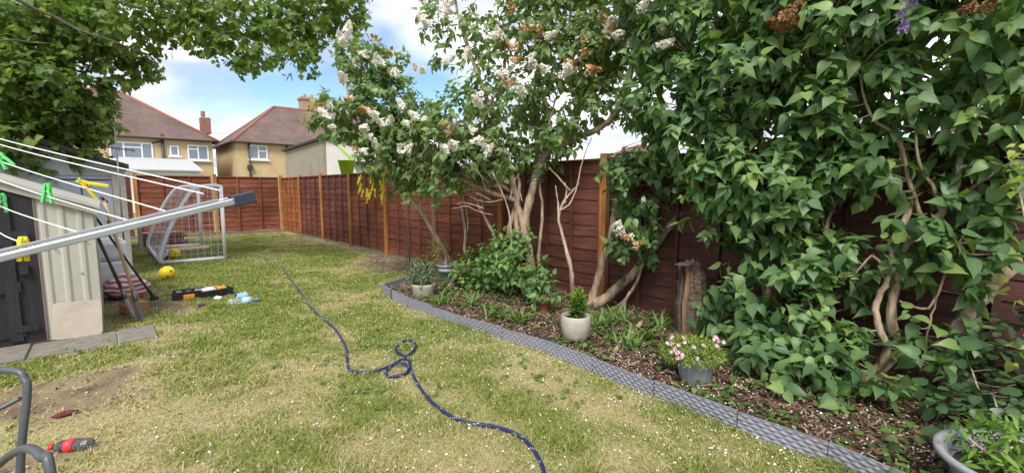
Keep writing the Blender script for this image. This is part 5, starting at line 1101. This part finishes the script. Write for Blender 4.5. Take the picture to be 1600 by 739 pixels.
n=2600; D=norm(r.randn(n,3)); D[:,2]=np.abs(D[:,2])*.9-.12*r.rand(n); Pp=np.array([p4.x-.01,p4.y+.02,.24])+D*np.array([.21,.21,.15])*(.7+.3*r.rand(n,1)); foliage(sx,[Pp,norm(D+.6*r.randn(n,3)),norm(D+.5*r.randn(n,3)+np.array([0,0,.4])),.022+.014*r.rand(n),r.rand(n)],leafmat('moss_leaf',(.13,.2,.03),(.22,.32,.05),(.36,.46,.10)),'lance',0,'cushion')
fm=[panicle(60+i,14,.016,.015,.008) for i in range(2)]
for m_ in fm: m_.materials.append(M['pink_flower'])
b=MB(); inv=wm(sx).inverted()
for k in range(26):
    d=Vector(r.randn(3))*.5-(_R*.75+Vector((_F.x,_F.y,0))*.35 if k<18 else _R*.05+Vector((_F.x,_F.y,0))*.5); d.z=abs(d.z)*.8+.35; d.normalize()
    q=Vector((p4.x,p4.y,.24))+Vector((d.x*.24,d.y*.24,d.z*.16)); q.z=max(q.z,.10); o=link('flower',fm[k%2],None,sx,False); o.matrix_basis=inv@Matrix.Translation(q)@Vector(r.uniform(-.5,.5,3)+np.array([0,0,1])).to_track_quat('Z','Y').to_matrix().to_4x4()
p5=Vector((2.84,-.13,.02)); pot('large_grey_bowl','large grey plastic planter cut off by the bottom right corner',p5,[(.001,0),(.2,0),(.21,.01),(.25,.16),(.262,.17),(.285,.2),(.305,.215),(.305,.235),(.28,.236),(.262,.215),(.255,.17),(.2,.16)],M['pot_grey'],.165,.252,0,0,56)
bush('potted_bright_plant','bright green leafy plant growing in the large grey planter','plant',(p5.x+.0,p5.y+.10,.19),[E3((p5.x-.02,p5.y+.12,.29),.10,.09,.08),E3((p5.x+.08,p5.y+.06,.26),.09,.08,.06)],70,M['herb'],'lance',.07,214,80,pairs=(2,4),up=.7,droop=.3,length=.10)
bush('wilted_pale_plant','pale wilting broad leaf in front of the large grey planter','plant',(2.75,.28,.03),[E3((2.78,.26,.09),.10,.06,.05)],9,M['herb_grey'],'heart',.09,215,9,pairs=(1,2))
bush('pale_seedling','pale grey-green leaves at the right rim of the large planter','plant',(3.0,-.22,.19),[E3((3.0,-.22,.26),.10,.08,.05)],10,M['herb_grey'],'heart',.11,216,12,pairs=(1,2))

# strap leaf clumps and weeds in the bed
r=np.random.RandomState(301)
for i,(x_,y_,lab) in enumerate([(770,498,'strappy green leaf clump behind the edging left of the round pot'),(815,505,'small strap leaf clump under the low bush'),(940,512,'strap leaf clump just right of the round cream pot'),(975,505,'dense strap leaf clump below the leaning lilac'),(1010,530,'strap leaf clump right of the loose branch'),(1035,515,'strap leaf clump left of the stump foot'),(735,480,'pale strap leaf clump near the far cream pot'),(690,478,'grassy clump right of the far cream pot'),(985,548,'small clump in front of the loose branch'),(1090,548,'clump behind the fluted grey pot')]):
    c=gp(x_,y_,.05); n=26; an=r.rand(n)*6.283; t=thing('strap_leaf_clump',lab,'plant',(c.x,c.y,0),0,'strap leaved bulbs in the bed')
    foliage(t,[np.array([c.x,c.y,.05])+.05*r.randn(n,3)*np.array([1,1,0]),np.stack([np.cos(an)*.6,np.sin(an)*.6,.6+.7*r.rand(n)],1),np.stack([-np.cos(an),-np.sin(an),.8+0*an],1),.16+.10*r.rand(n),.3+.5*r.rand(n)],M['weed'],'strap',0,'leaf_blade',curl=.5)
n=700; yy=r.uniform(-.4,5.4,n); xx=edge_x(yy)+.05+(FX-.25-edge_x(yy))*r.rand(n); kp=fbm(xx*2.3,yy*2.3,s=91)>.56; kp|=(yy<1.9)&(yy>.75)&(xx>3.0)&(r.rand(n)<.75); kp|=(yy>2.6)&(r.rand(n)<.35); xx=xx[kp];yy=yy[kp]; X=[];
k=5; n=len(xx); bx=np.repeat(xx,k)+.05*r.randn(n*k); by=np.repeat(yy,k)+.05*r.randn(n*k); an=r.rand(n*k)*6.283; ok=bx>edge_x(by)+.03; bx,by,an=bx[ok],by[ok],an[ok]; n=len(bx)
gc=link('ground_cover',leaf_mesh('ground_cover',np.stack([bx,by,.06+.07*r.rand(n)],1),np.stack([np.cos(an),np.sin(an),.15*r.randn(n)],1),np.stack([.3*r.randn(n),.3*r.randn(n),1+0*an],1),.028+.036*r.rand(n),np.clip(.35+.3*r.randn(n),0,1),'heart',.15,.25),M['weed']); tag(gc,'low green weeds scattered over the mulch bed','ground cover',kind='stuff')
def quads(name,P,s0,s1,tint,m,label,cat,tilt=.35,seed=1,thick=False):
    r=np.random.RandomState(seed); n=len(P); a=r.rand(n)*6.283; nrm=norm(np.stack([tilt*r.randn(n),tilt*r.randn(n),np.ones(n)],1)); t1=norm(np.cross(nrm,np.stack([np.cos(a),np.sin(a),0*a],1))); t2=np.cross(nrm,t1)
    s=(s0*(.6+.8*r.rand(n)))[:,None]; w=(s1*(.6+.8*r.rand(n)))[:,None]; co=np.stack([P-t1*s-t2*w,P+t1*s-t2*w*.7,P+t1*s*.8+t2*w,P-t1*s*.9+t2*w*.8],1)
    co[:,2]+=nrm*(s*.15); f=np.arange(n*4).reshape(n,4)
    return tag(link(name,bulk(name,co.reshape(-1,3),f,np.repeat(tint,4),False),m),label,cat,kind='stuff')
n=24000; yy=r.uniform(-.6,5.7,n); xx=edge_x(yy)+.02+(FX-.05-edge_x(yy))*r.rand(n); quads('bark_chips',np.stack([xx,yy,bedh(xx,yy)+.008+.012*r.rand(n)],1),np.full(n,.014)*(1+1.6*(r.rand(n)<.12)),np.full(n,.0055),np.clip(.36+.3*r.randn(n),0,1),M['chip'],'brown bark chips covering the flower bed','bark chips',.45,2)
n=2600; yy=r.uniform(-.5,5.5,n); xx=edge_x(yy)+.03+(1.3)*r.rand(n)**1.3; kp=r.rand(n)<.35+.65*(yy<2.2); xx,yy=xx[kp],yy[kp]; P_bed=np.stack([xx,yy,bedh(xx,yy)+.022],1)
n=2300; yy=.35+5.4*r.rand(n)**1.5; xx=edge_x(yy)-.02-2.6*r.rand(n)**1.5; kp=xx>-.6; xx,yy=xx[kp],yy[kp]; P_l=np.stack([xx,yy,gheight(xx,yy)+.016+.008*r.rand(len(xx))],1)
P_all=np.concatenate([P_bed,P_l]); n=len(P_all); quads('fallen_petals',P_all,np.full(n,.0048),np.full(n,.0038),r.rand(n)**.7,M['petal'],'fallen white lilac petals scattered on lawn and bed','petals',.4,3)
n=9000; yy=r.uniform(2.8,16.4,n); xx=r.uniform(-1.2,FX-.06,n); sl=soil_map(xx,yy); kp=(sl>.25)&~((yy<5.75)&(xx>2.6))&~((yy>5.8)&(xx<.1)); xx,yy=xx[kp],yy[kp]; n=len(xx); quads('soil_litter',np.stack([xx,yy,gheight(xx,yy)+.006+.01*r.rand(n)],1),np.full(n,.02),np.full(n,.006),np.clip(.5+.3*r.randn(n),0,1),M['chip'],'dry twigs and crumbs littering the bare soil','litter',.4,5)
# loose branch and yellow leaf
lbz=thing('fallen_branch','loose bare branch lying across the mulch bed right of the round pot','branch',gp(955,560)); 
MB().tube(smoothpath([gp(955,560,.08),gp(970,535,.09),gp(985,523,.10),gp(1003,503,.12)],4),lerp(.018,.024,13),8).build('stick',M['bark'],lbz)
yl=thing('yellow_leaf','pale yellow fallen leaf on the weeds near the lilac foot','leaf',gp(1180,580)); c=gp(1180,578,.12); foliage(yl,[np.array([tuple(c),tuple(c+Vector((.02,.02,0)))]),np.array([[.3,-.6,-.1],[.5,.4,-.1]]),np.array([[-.4,-.5,.8],[-.4,-.5,.8]]),np.array([.09,.07]),np.array([.3,.5])],M['yellow_leaf'],'round',0,'blade',stuff=False)

# lime green bucket and tray hung over the far fence
lm=pm('lime_plastic',(.42,.72,.05),(.36,.62,.04),rough=.4,scale=8)
bk_=thing('lime_bucket','lime green hanging planter bucket on the fence behind the leaning lilac','bucket',(4.36,10.5,0))
c=Vector((4.27,10.5,1.76)); MB().lathe([(.001,0),(.13,0),(.19,.30),(.202,.30),(.202,.32),(.185,.32),(.13,.05),(.001,.05)],24,c).build('body',lm,bk_); MB().tube([c+Vector((.13,0,.27)),c+Vector((.17,0,.30)),Vector((FX+.03,10.5,1.80))],.008,6).build('hook',M['steel'],bk_)
tr2=thing('lime_plant_tray','lime green sloping plastic shape above the far fence','tray',(4.45,11.3,0)); a=pt(512,212,11.6); e=pt(552,248,11.0); d_=(e-a); s_=Vector((.35,.9,0)).normalized()*.12; u_=Vector((0,0,.05))
MB().add([a-s_*.4,a+s_*.4,e+s_,e-s_,a-s_*.4-u_,a+s_*.4-u_,e+s_-u_*1.8,e-s_-u_*1.8],[(0,1,2,3),(7,6,5,4),(0,4,5,1),(1,5,6,2),(2,6,7,3),(3,7,4,0)]).build('body',lm,tr2)
MB().tube([(e+d_*-.1)-u_,Vector((FX+.06,e.y,1.7)),Vector((FX+.08,e.y,.0))],.014,8).build('pole',M['hinge'],tr2)

# ------------------------------------------------------------------ grass
rw=np.random.RandomState(402); n=420; wx=rw.uniform(-.6,2.6,n); wy=.6+6*rw.rand(n)**1.4; kp=(fbm(wx*1.4,wy*1.4,s=98)>.52)&(wx<edge_x(wy)-.05); wx,wy=wx[kp],wy[kp]; k=6; n=len(wx)*k; wx=np.repeat(wx,k); wy=np.repeat(wy,k); an=rw.rand(n)*6.283
tag(link('lawn_weeds',leaf_mesh('lawn_weeds',np.stack([wx+.02*rw.randn(n),wy+.02*rw.randn(n),.012+.016*rw.rand(n)],1),np.stack([np.cos(an),np.sin(an),.25+.2*rw.randn(n)],1),np.stack([.3*rw.randn(n),.3*rw.randn(n),1+0*an],1),.014+.018*rw.rand(n),np.clip(.5+.25*rw.randn(n),0,1),'round',.1,.2),M['weed']),'small clover and plantain weeds dotted through the lawn','weeds',kind='stuff')
def grass():
    r=np.random.RandomState(401); N=1000000
    # sample by image-space need: density falls off with distance
    y=.3+15.9*r.rand(N)**2.2; x=-2.2+(FX+2.1)*r.rand(N)
    dep=x*_F.x+y*_F.y; px=800+FPX*(x*_R.x+y*_R.y)/np.maximum(dep,.1)
    near=np.where(y<5.75,edge_x(y)-.004,np.where(x<3.9,FX-.1,4.2))
    s=soil_map(x,y); d=dry_map(x,y)
    keep=(px>-40)&(px<1500)&(dep>1.4)&(x<near)&(r.rand(N)>s*1.0-.05)&~((y>5.36)&(x<.27)&(y<5.92))&~((x<-.08)&(y>5.8))&~((x<.3)&(y>9.5)&(y<14))
    tuft=fbm(x*9,y*9,s=95,o=2); keep&=(r.rand(N)<.35+.9*tuft)&(r.rand(N)<1-.45*d)
    x,y,d,tuft=x[keep],y[keep],d[keep],tuft[keep]; n=len(x)
    far=np.clip((y-2)/6,0,1); edge=np.exp(-((near[keep]-x)/.05)**2)*(y<5.7)
    green=r.rand(n)>np.maximum(d*.74+.08,s[keep]*.9)
    lush=np.clip((fbm(x*1.7,y*1.7,s=97)-.58)/.1,0,1)*(1-d); h_=(.017+.022*r.rand(n))*(.55+.9*tuft)*(1+.5*lush)*(1-.35*d)*(1+1.5*edge*r.rand(n)*np.clip((fbm(x*0,y*2.6,s=99)-.4)/.15,0,1)); w=(.0014+.0016*r.rand(n))*(1+1.6*far)
    a=r.rand(n)*6.283; ln=(.35+.9*r.rand(n))*np.where(green,1,1.5); b_=r.rand(n)*6.283
    lx,ly=np.cos(a)*ln*h_,np.sin(a)*ln*h_; wx,wy=np.cos(b_)*w,np.sin(b_)*w; z0=gheight(x,y)-.003
    V=np.stack([np.stack([x-wx,y-wy,z0],1),np.stack([x+wx,y+wy,z0],1),np.stack([x+wx*.8+lx*.4,y+wy*.8+ly*.4,z0+h_*.65],1),np.stack([x-wx*.8+lx*.4,y-wy*.8+ly*.4,z0+h_*.65],1),np.stack([x+lx,y+ly,z0+h_*.95],1)],1)
    i=(np.arange(n)*5)[:,None]; f=np.concatenate([i+np.array([[0,1,2]]),i+np.array([[0,2,3]]),i+np.array([[3,2,4]])])
    t=np.where(green,np.clip(.12+.16*r.randn(n)+.15*d,0,.5),np.clip(.8+.2*r.randn(n),.5,1))
    print('grass blades',n)
    return tag(link('grass',bulk('grass',V.reshape(-1,3),f,np.repeat(t,5),False),M['grass']),'short mown grass with straw coloured patches','grass',kind='stuff')
grass()
